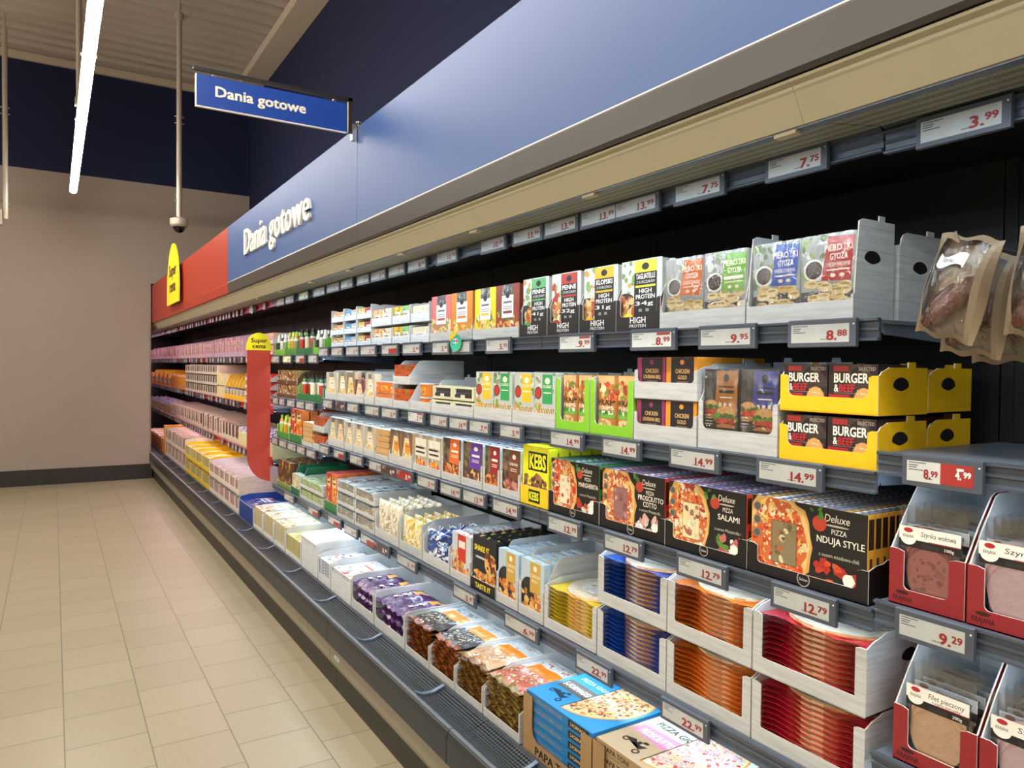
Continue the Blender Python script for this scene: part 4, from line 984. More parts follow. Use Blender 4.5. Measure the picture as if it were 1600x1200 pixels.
kind('kebs', name='kebab_box', cat='ready meal', pl='yellow KEBS boxes', tl='yellow KEBS carton', tray=dict(lip=.07, fh=.075, sh=.08, bh=.08, depth=.34, post=.004, m='print', c='e8c81a', inner='c8b020', logo=lambda a: (a.rect(.3, .2, .72, .85, '17170f'), a.text('KEBS', .5, .33, .4, 'f0ee30', .34, .05, 'c'))), n=1, m=6, d=.04, pitch=.05, arts=[('yellow KEBS kebab box', lambda w: p_card(w, .215, .04, 'e8e42a', a_kebs, tp=['eae62a', 'e2dc20', '20200f'], r=.012)())])
DT = dict(lip=.03, fh=.075, sh=.09, bh=.1, depth=.4, post=.028, rad=.01, m='print', c='151311', inner='0f0d0c', logo=lambda a: (a.ell(.5, .62, .055, None, 'b9b0a0', 14), a.ell(.5, .62, .047, None, '151311', 14), a.text('Deluxe', .5, .5, .22, 'e8dfd0', .07, .01, 'c')))
def delux(k, nm, l1, l2, l3, xs, hc, right, edge, h=.185):
    def b(w):
        q = card(w, h, .024, edge, a_deluxe(l1, l2, l3, xs, hc, right), 'print', .001, edge, t_deluxe(edge))
        q.face([(0, -w / 2 + .0006, .001), (.024, -w / 2 + .0006, .001), (.024, -w / 2 + .0006, h - .001), (0, -w / 2 + .0006, h - .001)], edge)
        a = Art(q, .024, h, rside(w - .0012, 0, 0), 'print', 3); a.rect(.3, .1, .7, .5, '3a2a14'); a.rect(.1, .6, .9, .95, '2a241c')
        return [('', q)]
    kind(k, name='pizza_box', cat='pizza box', pl='black pizza boxes in low cartons', tl='low black pizza carton', tray=DT, n=1, m=15, d=.024, pitch=.0255, inset=.005, arts=[(nm, b)])
delux('dx_m', 'black MARGHERITA pizza box', 'MARGHERITA', '', 'z serem Mozzarella', ['e23a28', 'f6efe0', '9a2a1c'], ['e8d8b8', 'c8452a', 'f2e8d0', 'd9a86a'], ['f2efe8', 'b83a2a', 'd8d4c8'], '3f8f3a')
delux('dx_p', 'black PROSCIUTTO COTTO pizza box', 'PROSCIUTTO', 'COTTO', 'z serem Mozzarella', ['d98a7a', 'f0e0c8', 'f0d070'], ['9a6a6a', 'b88080', 'd8c070', '8a5858'], ['f2efe8', 'd8a8a0', 'e8e4d8'], 'b8382a')
delux('dx_s', 'black SALAMI pizza box', 'SALAMI', '', 'z serem Mozzarella i', ['a83a30', 'f0e0c8', 'f0e8d0'], ['e8d8a8', 'a87868', 'c85a3a', 'f2ead0', '8a5a4a'], ['b8424a', 'c86a6a', 'f2efe8', '5f8a3a'], 'c23a24')
delux('dx_n', 'black NDUJA STYLE pizza box', 'NDUJA STYLE', '', 'z sosem miodowo-chili', ['b8301c', 'e8c060', 'd8542e'], ['8a7a5a', 'c8a878', 'e0d0a8', '6a5a3a', 'b86a3a'], ['d0402a', 'b83020', 'e05a30'], 'e0a63a', .19)
# round flat packs
def disc(c, c2):
    def f(w):
        q = MB(); r = w / 2 - .012; rr = random.Random(seed()); ph = rr.uniform(0, 6)
        x = w / 2 + .004
        q.grid(lambda u, v: (x + (r * (.985 + .03 * math.sin(math.pi * v))) * math.cos(2 * math.pi * u), (r * (.985 + .03 * math.sin(math.pi * v))) * math.sin(2 * math.pi * u), .001 + .0105 * v + .002 * math.sin(4 * math.pi * u + ph)), 28, 3, 'd9a672', 'food', closed_u=True, cf=lambda u, v: ['c98f5a', 'e3b784', 'b87a48', 'e9c698'][int(rr.random() * 4)])
        q.face([(x + r * math.cos(2 * math.pi * i / 28), r * math.sin(2 * math.pi * i / 28), .0115 + .002 * math.sin(4 * math.pi * i / 28 + ph)) for i in range(28)], 'e8dcc6', 'foil')
        h = w / 2 - .002
        def S(u, v):   # thin coloured sheet with turned-up corner
            a, b_ = (u - .5) * 2, (v - .5) * 2; e = max(abs(a), abs(b_))
            return (x + a * (h), b_ * h, .0005 + .006 * e ** 6 * (1 if a < 0 else .3) + .0025 * math.sin(9 * b_ + ph) * e)
        s_ = MB(); s_.grid(S, 12, 12, c, 'foil'); s_.grid(lambda u, v: tuple(Vector(S(1 - u, v)) - Vector((0, 0, .0004))), 12, 12, c, 'foil')
        a = Art(q, r * 1.3, r * 1.3, lambda s, t, k: (x - r * .65 + t, r * .65 - s, .0137 + k), 'foil', seed())
        a.ell(.5, .5, .48, .48, 'f2f0ea', 20); a.blobs(.15, .15, .85, .85, [c2, 'e8c8a0', 'ffffff', c], 22, .004, .012); a.rect(.25, .45, .7, .56, c2)
        return [('', q), ('wrapper', s_)]
    return f
for k, c, c2, nm in (('disc_r', 'c8283c', 'a81a2c', 'red-wrapped round flatbread pack'), ('disc_o', 'e07a1e', 'd05a10', 'orange-wrapped round flatbread pack'), ('disc_b', '2456b8', '1c3f98', 'blue-wrapped round flatbread pack'), ('disc_y', 'e6cf3a', 'c8a820', 'yellow-wrapped round flatbread pack')):
    kind(k, name='flatbread_pack', cat='packaged food', pl='round flatbread packs stacked in trays', tl='planked tray with stepped front', tray=dict(lip=.04, fh=.15, sh=.172, bh=.172, depth=.36, post=.026 if k != 'disc_y' else .02, rad=.003, hole=True), n=1, m=11, stack=True, d=.0135, pitch=.0135, inset=.01, arts=[(nm, disc(c, c2))])
def a_cordon(a):
    a.rect(0, 0, 1, 1, 'b9ccd8'); a.ell(.35, .4, .38, .3, '24262a'); a.rect(.4, .45, .85, .98, 'c8a24a'); a.text('CORDON', .62, .72, .06, 'f6efd8', .4, .02, 'c'); a.text('BLEU', .62, .64, .05, 'f6efd8', .26, .02, 'c'); a.ell(.62, .88, .08, .05, 'f6efd8')
    a.blobs(.05, .1, .95, .45, FD_CHK + ['f2dca0'], 34, .01, .018); a.rect(0, 0, 1, .08, 'a8703a')
kind('cordon', name='breaded_chicken_pack', cat='packaged food', pl='cordon bleu packs', tl='tall cut-away planked tray', tray=dict(lip=.04, fh=.12, sh=.235, bh=.24, depth=.36, post=.014, rad=.004, rise=.06), n=1, m=6, d=.03, pitch=.045, arts=[('gold-labelled cordon bleu pack', lambda w: p_card(w, .21, .03, 'a9c4d6', a_cordon, filmed=False, tp=['a9c8e0', 'c8a24a', 'd8e8f4'])())])
kind('shake', name='chicken_box', cat='packaged food', pl='black SHAKE IT boxes', tl='black TASTE IT carton', tray=dict(lip=.05, fh=.055, sh=.2, bh=.2, depth=.36, post=.004, m='print', c='17181b', inner='22242a', logo=lambda a: a.text('TASTE IT', .5, .3, .4, 'f0dc2a', .62, .04, 'c')), n=1, m=6, d=.035, pitch=.05,
     arts=[('black SHAKE IT chicken box', lambda w: p_card(w, .22, .035, '1b1d24', lambda a: (a.rect(0, 0, 1, 1, '1d1f26'), a.text('SHAKE IT', .08, .74, .1, 'f0dc2a', .62, .05), a.rect(.14, .6, .56, .64, 'c8c8c8'), a.ell(.78, .55, .26, .2, 'd8b060'), a.blobs(.6, .42, .98, .72, ['7a3020', 'a85030', '5a2418'], 24, .006, .014), a.blobs(.05, .03, .95, .34, FD_CHK, 60, .009, .017))[0], tp=['1c1e26', '2a2c36', 'e8d82a'])())])
kind('nugget', name='breaded_chicken_pack', cat='packaged food', pl='red-labelled nugget packs', tl='tall cut-away planked tray', tray=dict(lip=.04, fh=.1, sh=.21, bh=.22, depth=.36, post=.008, rad=.004, rise=.06), n=1, m=6, d=.035, pitch=.05,
     arts=[('red-labelled nugget pack', lambda w: p_card(w, .2, .035, 'd8e2e8', lambda a: (a.rect(0, 0, 1, 1, 'c8d2d6'), a.rect(.3, .4, .75, .98, 'c8342a'), a.rect(.36, .7, .7, .85, 'f2e8e0'), a.blobs(.03, .02, .97, .6, FD_CHK, 60, .009, .018, lambda x, y: y < .4 or x < .3))[0], tp=['cfe0ee', 'c8442e', 'e9f2f8'])())])
def bags(k, nm, pl, c, cs, h, tl, tray_, n=1, m=5, pitch=.04, lozd=.04, name='food_bag'):
    def b(w):
        rr = random.Random(seed()); cells = {}
        def cf(u, v):
            kk = (int(u * 22 + 1.5 * math.sin(v * 9)), int(v * 30 + 1.5 * math.sin(u * 7)))
            if kk not in cells:
                nb = [cells[x] for x in ((kk[0] - 1, kk[1]), (kk[0], kk[1] - 1), (kk[0] - 1, kk[1] - 1)) if x in cells]
                cells[kk] = rr.choice(nb) if nb and rr.random() < .72 else rr.choice([c, c] + cs)
            return cells[kk]
        return p_lozenge(w, h, lozd, c, cf)()
    kind(k, name=name, cat='packaged food', pl=pl, tl=tl, tray=tray_, n=n, m=m, d=lozd, pitch=pitch, var=2, arts=[(nm, b)])
UT = dict(lip=.05, fh=.13, sh=.19, bh=.19, depth=.36, post=.012, rad=.01)
bags('bluebag', 'crumpled blue foil bag', 'crumpled blue foil bags', '1c3f8a', ['2f62b8', '9fc0e8', 'e9eef4', '0e2450'], .16, 'planked tray with deep cut-out', UT, 1, 5, .055)
bags('pasta_a', 'clear bag of yellow tortellini', 'tortellini bags', 'e8d890', ['f2e8b8', 'd8b85a', 'c8a04a', 'efe9d8'], .17, 'grey tray', dict(UT, fh=.17, c='b9bfc0'), 2, 5, .055)
bags('pasta_b', 'pale pouch of pasta', 'pale pasta pouches', 'd9d0b8', ['f2ead2', 'a89a80', 'e8d8a0', 'f6f2e8'], .2, 'planked tray', UT, 2, 5, .055)
bags('bluefoil', 'blue and white striped wrapper', 'blue and white wrappers in a heap', '2a2f8a', ['e9e6f2', '4a50a8', 'f4f2fa', 'c8c6e6'], .17, 'cream carton', dict(lip=.13, fh=.135, sh=.135, bh=.14, depth=.36, post=.004, m='print', c='d8d4a0', inner='c8c494'), 2, 4, .07)
LW = dict(lip=.022, fh=.07, sh=.075, bh=.075, depth=.34, post=.014, rad=.004)
kind('tier', name='food_tray_pack', cat='packaged food', pl='clear food packs in three-tier planked trays', tl='low planked tray', tray=LW, n=1, m=3, d=.09, pitch=.1, arts=[('clear pack with mixed food', lambda w: p_card(w - .02, .058, .09, 'c9d4d8', a_generic('8a8a80', ['e8e0d0', 'd8803a', 'c8d0c8', '4a4038', 'f2eee6'], None, 40), m='foil', tp=['d8eaf2', 'b8ccd8', 'f4f8fa', 'c23a30', '6aa8a0'])())])
kind('tier_g', name='food_tray_pack', cat='packaged food', pl='green packs in tiered trays', tl='low planked tray', tray=LW, n=1, m=3, d=.09, pitch=.1, arts=[('green and white salad pack', lambda w: p_card(w - .02, .058, .09, 'b8cc9a', a_generic('9ab07a', ['e8e0d0', 'c8d89a', '5a7a3a', 'f2eee6'], None, 30), m='foil', tp=['c8e0b8', 'e9f2e4', '8ab870'])())])
kind('redbox', name='snack_box', cat='packaged food', pl='red and green snack boxes', tl='green carton', tray=dict(lip=.06, fh=.065, sh=.1, bh=.1, depth=.34, post=.004, m='print', c='2f7a3c', inner='3f8a4c'), n=2, m=5, d=.05, pitch=.062, arts=[('red box with orange figure', lambda w: p_card(w, .235, .05, 'b8382a', a_generic('b83a2a', ['e8903a', 'f2d8b0', '8a2418', 'e0602a'], 'e9c08a', 26, (.2, .65, .8, .9)), tp=['b8484a', 'c86a5a'])()), ('orange box with tan figure', lambda w: p_card(w, .235, .05, 'd06a2a', a_generic('d8742e', ['f0c060', 'f2d8b0', 'a84418', 'f0d83a'], 'f0d8a0', 26, (.2, .65, .8, .9)), tp=['c86a4a', 'b8484a'])())])
kind('browngreen', name='snack_box', cat='packaged food', pl='brown and green snack boxes', tl='green carton', tray=dict(lip=.04, fh=.045, sh=.1, bh=.12, depth=.34, post=.004, m='print', c='6a8a2a', inner='1f6a4a'), n=2, m=4, d=.05, pitch=.07, arts=[('brown snack box', lambda w: p_card(w, .2, .05, '5a3418', a_generic('5a3418', ['a8642a', '3a2010', 'd8984a', '7a8a3a'], None, 30), tp=['7a4a24', 'd8e8f0', '2f7a5a'])())])
kind('greentop', name='snack_box', cat='packaged food', pl='dark green backed cartons', tl='dark green carton', tray=dict(lip=.05, fh=.06, sh=.2, bh=.2, depth=.36, post=.01, m='print', c='1c6a48', inner='1c6a4c'), n=1, m=3, d=.06, pitch=.1, arts=[('cream pack in green carton', lambda w: p_card(w, .14, .06, 'd8d4b0', a_generic('c8c4a0', ['e8d890', 'a87a3a', 'f2eed8'], None, 24), m='foil', tp=['d8eaf2', 'e9f2f4'])())])
# ---- lowest deck, near
def salad(seedk, cols_, lab, under):
    def f(w):
        L_ = .27; W_ = w; rr = random.Random(seedk)
        cells = {}
        def cf(u, v):
            kk = (int(u * 14), int(v * 10))
            if kk not in cells:
                cells[kk] = (under[0] if u < .07 else cols_[0] if u < .5 else (lab[0] if .12 < v < .88 else 'c9cdd0') if u < .72 else 'c2c8cc')
            return cells[kk]
        q, Pt = pillow(L_, W_, .019, under[0], 'foil', nu=22, nv=14, ac=under[1], cf=cf, wob=.0011, seam=.016)
        def fn(s, t, k):
            p = Pt(.52 + t / L_, (s / W_)); return (p[0], p[1], p[2] + k + .0012)
        # contents seen through the film
        for _ in range(170):
            u = rr.uniform(.09, .5) if rr.random() < .8 else rr.uniform(.76, .95); v = rr.uniform(.15, .85); p = Pt(u, v); r = rr.uniform(.002, .0075); c = rr.choice(cols_)
            q.face([(p[0] + r * math.cos(t), p[1] + r * .7 * math.sin(t), Pt(min(1, max(0, u + r * math.cos(t) / L_)), min(1, max(0, v - r * .7 * math.sin(t) / W_)))[2] + .0005 + _ * 3e-6) for t in [6.283 * i / 6 for i in range(6)]], c, 'foil')
        return [('', q)]
    return f
ST = dict(lip=.032, fh=.1, sh=.16, bh=.17, depth=.4, post=.006, rad=.01, rise=.1, inner='cfd4da')
SAL = [('salad_a', 'salad bag with dark leaves', ['3c3c40', 'd8d0b8', '6a6258', 'e8e2cc', '8a8276', 'b07a4a'], ['d8924a', 'e9e0c0'], ['7a3f1c', '3f2616']), ('salad_b', 'grey salad bag with orange corner', ['44484e', 'c8c8c0', '6c7276', 'e8e4d4', 'a8a49a'], ['d98a3e', 'c9c2b0'], ['8a4a22', '4a2c18']),
       ('salad_c', 'noodle salad bag with orange band', ['c8a078', 'e8d8c0', 'a84a3c', 'f2ece0', 'd9b48c'], ['e07a24', 'e88a34'], ['7a5428', '4a3018']), ('salad_d', 'noodle salad bag with red and orange band', ['b8664a', 'e8d8c0', 'a83a30', 'f2ece0', 'd9b48c'], ['e07a24', 'd8642a'], ['84703a', '5a3018'])]
for i, (k, nm, a_, b_, u_) in enumerate(SAL):
    kind(k, name='salad_bag', cat='food bag', pl='salad bags stacked flat in trays', tl='low-fronted planked tray', tray=ST, n=1, m=8, stack=True, d=.018, pitch=.0187, inset=.006, var=6, arts=[(nm, salad(30 + i, a_, b_, u_))])
def purple(w):
    rr = random.Random(seed()); cells = {}
    def cf(u, v):
        kk = (int(u * 14), int(v * 6))
        if kk not in cells: cells[kk] = ('4a2a5c' if int(v * 6) % 3 else '5c3470') if u < .6 or v < .3 or v > .7 else 'd8a05a'
        return cells[kk]
    q, Pt = pillow(.24, w, .045, '4a2a5c', 'foil', nu=18, nv=12, ac='4a2a5c', cf=cf, wob=.0018)
    for i in range(3):
        p = Pt(.25 + .1 * i, .4); q.box(p[0], p[0] + .02, p[1] - .012, p[1] + .012, p[2] + .0008, p[2] + .0012, 'e9e6f0', 'foil')
    return [('', q)]
kind('purple', name='gnocchi_bag', cat='food bag', pl='purple pouches lying in trays', tl='grey folded-flap tray', tray=dict(lip=.05, fh=.15, sh=.165, bh=.17, depth=.4, post=.012, rad=.02, rise=.004, c='c9cdd0'), n=2, m=3, stack=True, d=.04, pitch=.0475, inset=.006, arts=[('purple pouch with nut picture', purple)])
def flat(k, nm, cs, cb, tl='planked tray', lip=.1, h=.015, m=8, tray_=None, n=1, name='food_pack', L_=.25, txt=None):
    def b(w):
        q = card(w, h, L_, cb, None, 'foil', .003)
        a = Art(q, w - .004, L_ - .004, top(w - .004, h + .0002, .002), 'foil', seed()); a.rect(0, 0, 1, 1, cs[0]); a.blobs(.05, .03, .95, .97, cs, 60, .006, .02)
        a.rect(.1, .55, .9, .8, cs[1]); a.rect(.18, .62, .7, .67, cs[-1])
        f_ = Art(q, w - .004, h, front(w - .004), 'foil', seed()); f_.blobs(0, .1, 1, .9, cs, 24, .003, .007)
        return [('', q)]
    kind(k, name=name, cat='packaged food', pl=nm + 's lying in trays', tl=tl, tray=tray_ or dict(lip=lip, fh=.14, sh=.165, bh=.17, depth=.4, post=.014, rad=.01, c='e0e3e6'), n=n, m=m, stack=True, d=h, pitch=h + .001, inset=.006, arts=[(nm, b)])
flat('fl_a', 'cream and orange flat pack', ['efe6d2', 'f4f0e4', 'e0a060', 'd8c890', 'c87a4a'], 'd8c8a0', lip=.03, m=9, h=.0165)
flat('fl_b', 'yellow and white flat pack', ['f2ecd8', 'fff8e0', 'e8d860', 'e0a878', 'c89a60'], 'd0c8a0', lip=.03, m=9, h=.0165)
flat('fl_c', 'blue and pink flat pack', ['e9eef4', 'f4f4f4', '3a6ab8', 'e8a890', '2a4a98'], 'c8d4e0', lip=.05, m=8)
flat('fl_d', 'blue striped flat pack', ['dfe8f2', 'f4f4f4', '2f5fae', 'f0b890', 'c84a4a'], 'c8d4e0', lip=.11, m=8)
flat('fl_g', 'yellow-green gnocchi pack', ['d8cc8a', 'e8e0a8', 'b8b060', '8aa050', 'f2eccc'], 'c8c080', lip=.03, m=8)
kind('closedtray', name='closed_carton', cat='carton', pl='closed white cartons', tl='white carton', tray={}, n=1, m=1, d=.38, inset=0, arts=[('closed white carton with folded flaps', lambda w: (lambda q: (q.box(0, .38, -w / 2, w / 2, 0, .2, 'dde3e8', 'tray_card'), q.box(.01, .375, -w / 2 + .004, w / 2 - .004, .2, .206, 'eef4f8'), q.prism([(0, .2), (.0, .17), (-.002, .17), (-.006, .19)], 'y', -w / 2, w / 2, 'dde3e8'), [('', q)])[-1])(MB()))])
flat('meat_w', 'clear pack of pink meat', ['d8b0b0', 'f0dada', 'c88a8a', 'e8e0e8', 'b86a6a'], 'c8a0a0', lip=.04, m=7, tray_=dict(lip=.04, fh=.13, sh=.15, bh=.16, depth=.4, post=.02, rad=.02, c='e6d8cc'))
flat('meat_y', 'clear pack in yellow carton', ['e8e0b0', 'f2ecd0', 'b89a40', '8a9a60', 'e8c83a'], 'c8b860', tl='yellow two-tier carton', lip=.05, m=8, tray_=dict(lip=.04, fh=.13, sh=.16, bh=.16, depth=.4, post=.01, rad=.01, m='print', c='e8c40f', inner='e2b808'))
flat('blueb', 'blue and red bag pack', ['1f3f98', 'e9eef4', 'c83a2a', 'f0c83a', '2a58b8'], '24408a', tl='blue carton', lip=.12, m=8, tray_=dict(lip=.13, fh=.15, sh=.17, bh=.17, depth=.4, post=.01, m='print', c='23408e', inner='2a4aa0'))
# ---- far, rose-lit meat and sausage goods
def fartray(k, c, lip, h, sh, nm, cs, n=2, m=1, tl='pale carton', pl=None, dark=False, ph=None, mat='print'):
    kind(k, name='meat_pack', cat='packaged food', pl=pl or (nm + 's in pale cartons'), tl=tl, tray=dict(lip=lip, fh=h, sh=sh, bh=sh, depth=.36, post=.018, rad=.012, m=mat, c=c, inner=c), n=n, m=m, d=.3, pitch=.31,
         arts=[(nm, lambda w: p_card(w, (ph or h) * .97, .3, cs[0], a_generic(cs[0], cs[1:], cs[1] if not dark else None, 14), m='foil', r=.004, tp=[cs[0], cs[1], cs[-1]])())])
fartray('far_mauve', 'c9b6c8', .045, .06, .2, 'pale mauve sliced meat pack', ['d8a8b0', 'e9c8cc', 'c08890', 'f0e0e4'], ph=.17, tl='rounded mauve carton')
fartray('far_mauve2', 'c2aec4', .05, .19, .21, 'rose ham pack', ['d89a98', 'f0c0b8', 'b86a68'], n=1, tl='mauve carton with arched sides')
fartray('far_navy', 'b8a8c0', .06, .06, .2, 'peach meat pack over navy carton', ['e8a898', 'f0c8b8', '3a3a8a'], ph=.12, tl='navy-fronted carton')
fartray('far_peach', 'e8dfe6', .03, .035, .09, 'peach sausage pack', ['f0b8a0', 'f6d8c8', 'd8806a', '3a3a98'], ph=.09, n=2, tl='white and navy tiered tray')
fartray('far_beige', 'd2c6b4', .028, .1, .11, 'dark sausage pack', ['3a2a24', '6a4a3c', '8a5a48', '2a1c18'], n=1, tl='beige carton with dark window', dark=True, ph=.1)
fartray('far_beigen', 'cfc2b2', .028, .19, .2, 'slim dark sausage pack', ['3a2a24', '6a4a3c', 'c8a090', '2a1c18'], n=1, tl='slim beige carton', dark=True)
fartray('far_cream', 'e0cf9e', .11, .12, .12, 'cream sausage pack', ['e8d8a8', 'f2e8c8', 'c8a868'], n=2, ph=.116, tl='cream carton')
fartray('far_yellow', 'e8b828', .05, .1, .24, 'white and navy sausage pack', ['2a3f6a', 'e8e6f0', '4a88b0'], n=2, ph=.12, tl='yellow display carton')
fartray('far_redstripe', 'd8d0d4', .02, .025, .06, 'red sausage pack', ['d84a38', 'f0a090', 'e8e0e4'], n=2, ph=.06, tl='low white tray')
fartray('far_brown', 'd8ccb8', .05, .17, .18, 'deep brown sausage pack', ['4a1c14', '8a3424', 'd88a7a'], n=1, tl='beige carton with tall window', dark=True)
fartray('far_pink', 'e2c8c6', .04, .17, .18, 'pink sausage pack', ['c88a80', 'e8b8b0', '7a4a44'], n=1, tl='pink-lit white carton')  # white carton; the tint of the rose light is put into its colour
fartray('far_orange', 'e0922a', .16, .19, .19, 'orange carton pack', ['e8a83a', 'f0c060', 'c87a20'], n=1, tl='orange carton')

# ================================================================ ROWS (metres along the aisle)
# ---- top shelf
fill(1, 1.267, 0.974, 'gyoza_b'); fill(1, 1.578, 1.269, 'gyoza_a')
for k, a, b in (('prot4', 1.767, 1.575), ('prot3', 1.956, 1.770), ('prot2', 2.141, 1.959), ('prot1', 2.326, 2.145)): fill(1, a, b, k)
fill(1, 2.686, 2.330, 'meal_b'); fill(1, 3.096, 2.692, 'meal_a')
for (a, b, k) in ((3.829, 3.551, 'dip_d'), (3.542, 3.319, 'dip_e'), (3.311, 3.103, 'dip_f')):
    for t_, nm in ((0, 'lower tier'), (1, 'upper tier')): fill(1, a, b, k, z=1.6586 + t_ * .102, tier=nm)
for (a, b, k) in ((4.515, 4.288, 'dip_a'), (4.277, 4.069, 'dip_b'), (4.058, 3.838, 'dip_c')):
    for t_, nm in ((0, 'bottom tier'), (1, 'middle tier'), (2, 'top tier')): fill(1, a, b, k, z=1.6586 + t_ * .077, tier=nm)
fill(1, 4.887, 4.66, 'green_a'); fill(1, 5.300, 4.902, 'green_c'); fill(1, 5.591, 5.316, 'green_b'); fill(1, 5.930, 5.609, 'green_a')
# ---- second shelf
for t_, nm in ((0, 'lower crate'), (1, 'upper crate')): fill(2, 1.161, 0.912, 'burger', z=1.3376 + t_ * .1175, tier=nm)
for k_, dx in ((0, .19), (1, .19)):
    q = tray(.245, .185, .042, .085, .103, .1, c='f0c013', m='print', post=.02, inner='e8b410', rise=.02, hole=True, tabs=True)
    tag(put('display_tray', q, None, (XF + dx, 1.036, 1.3376 + k_ * .1175)), ('upper' if k_ else 'lower') + ' yellow burger crate standing behind the front pair, second shelf', 'tray', 'display trays on the shelves')
fill(2, 1.423, 1.165, 'tallburger')
for t_, nm in ((0, 'lower tray'), (1, 'upper tray')): fill(2, 1.682, 1.427, 'chicken', z=1.3376 + t_ * .124, tier=nm)
fill(2, 1.896, 1.685, 'wrap'); fill(2, 2.085, 1.899, 'wrap')
fill(2, 2.370, 2.089, 'grill'); fill(2, 2.670, 2.375, 'grill')
fill(2, 3.077, 2.676, 'sushi_b'); fill(2, 3.313, 3.083, 'sushi_a')
for t_, nm in ((0, 'lower tier'), (1, 'upper tier')): fill(2, 3.528, 3.320, 'sushi_c', z=1.3376 + t_ * .121, tier=nm)
fill(2, 3.775, 3.536, 'sushi_d'); fill(2, 3.939, 3.785, 'sand_b'); fill(2, 4.399, 3.949, 'sand_a'); fill(2, 4.636, 4.411, 'sand_b')
fill(2, 5.262, 4.676, 'green_c'); 
for t_, nm in ((0, 'lower tier'), (1, 'upper tier')):
    fill(2, 5.532, 5.278, 'brown_a', z=1.3016 + t_ * .104, tier=nm); fill(2, 5.827, 5.549, 'brown_a', z=1.3016 + t_ * .104, tier=nm)
# ---- third shelf
fill(3, 1.248, 0.925, 'dx_n'); fill(3, 1.540, 1.250, 'dx_s'); fill(3, 1.837, 1.542, 'dx_p'); fill(3, 2.122, 1.840, 'dx_m')
fill(3, 2.306, 2.126, 'kebs'); fill(3, 2.454, 2.311, 'card_b'); fill(3, 2.589, 2.459, 'card_r'); fill(3, 2.777, 2.595, 'card_p'); fill(3, 2.966, 2.783, 'card_o')
fill(3, 3.277, 2.973, 'nalesniki'); fill(3, 3.574, 3.286, 'sand_d'); fill(3, 3.770, 3.582, 'bread')
fill(3, 3.944, 3.780, 'sand_b'); fill(3, 4.110, 3.954, 'sand_b'); fill(3, 4.265, 4.121, 'sand_b'); fill(3, 4.567, 4.276, 'sand_c')
for t_, nm in ((0, 'lower tier'), (1, 'upper tier')): fill(3, 4.892, 4.619, 'sushi_c', z=.9914 + t_ * .121, tier=nm)
fill(3, 5.146, 4.906, 'bread'); fill(3, 5.457, 5.161, 'redbox'); fill(3, 5.822, 5.474, 'green_b')
# ---- fourth shelf
for k, a, b in (('disc_r', 1.228, 0.925), ('disc_o', 1.528, 1.230), ('disc_b', 1.842, 1.530)):
    for t_, nm in ((0, 'lower tray'), (1, 'upper tray')): fill(4, a, b, k, z=.6316 + t_ * .1735, tier=nm)
fill(4, 2.142, 1.846, 'disc_y'); fill(4, 2.311, 2.146, 'cordon'); fill(4, 2.475, 2.315, 'cordon')
fill(4, 2.684, 2.480, 'shake'); fill(4, 2.870, 2.689, 'nugget'); fill(4, 3.153, 2.876, 'bluebag'); fill(4, 3.433, 3.160, 'pasta_a'); fill(4, 3.762, 3.441, 'pasta_b')
for k, a, b in (('tier', 4.071, 3.772), ('tier', 4.387, 4.082)):
    for t_, nm in ((0, 'bottom tier'), (1, 'middle tier'), (2, 'top tier')): fill(4, a, b, k, z=.6316 + t_ * .0775, tier=nm)
fill(4, 4.625, 4.400, 'redbox')
for t_, nm in ((0, 'lower tier'), (1, 'upper tier')): fill(4, 5.186, 4.664, 'tier_g', z=.6186 + t_ * .0775, tier=nm, ncol=2)
fill(4, 5.417, 5.202, 'greentop'); fill(4, 5.815, 5.434, 'browngreen')
# ---- lowest deck
def B(u): return u
fill(9, 2.213, 1.976, 'salad_d'); fill(9, 2.425, 2.218, 'salad_c'); fill(9, 2.646, 2.430, 'salad_b'); fill(9, 2.885, 2.652, 'salad_a')
fill(9, 3.240, 2.892, 'purple'); fill(9, 3.554, 3.248, 'purple')
fill(9, 3.876, 3.563, 'fl_d'); fill(9, 4.103, 3.886, 'fl_c'); fill(9, 4.433, 4.115, 'closedtray'); fill(9, 4.794, 4.446, 'fl_g')
fill(9, 5.088, 4.810, 'fl_b'); fill(9, 5.393, 5.105, 'fl_b'); fill(9, 5.691, 5.412, 'fl_a'); fill(9, 6.183, 5.712, 'blueb')
# ---- behind the flag: rose-lit sections
def run(row, y0, y1, kinds, tiers=1, th=.1, zoff=0.0, widths=(.13, .17), rnd=1):
    rr = random.Random(rnd); y = y0; i = 0
    while y > y1 + .08:
        w = rr.uniform(*widths); k = kinds[i % len(kinds)]; i += 1
        if y - w < y1 + .05: w = y - y1
        for lo, hi, _, _ in MODS:                 # never bridge two case sections
            pass
        base = zrow(row, y - w / 2) if row != 9 else DECK - .0004
        for t_ in range(tiers):
            fill(row, y, y - w, k, z=base + t_ * th + zoff, tier=['lower tier', 'upper tier', 'top tier', 'crowning tier'][t_] if tiers > 1 else '')
        y -= w
run(1, 14.6, 10.95, ['far_mauve', 'far_pink'], widths=(.24, .3), rnd=22); run(1, 10.95, 9.0, ['far_mauve', 'far_pink'], rnd=2); run(1, 9.0, 8.5, ['far_mauve'], rnd=3); run(1, 8.5, 6.95, ['far_mauve2', 'far_mauve'], rnd=4)
run(1, 6.95, 6.86, ['far_navy'], rnd=5) ; run(1, 6.86, 5.96, ['far_peach'], tiers=2, th=.096, rnd=6)
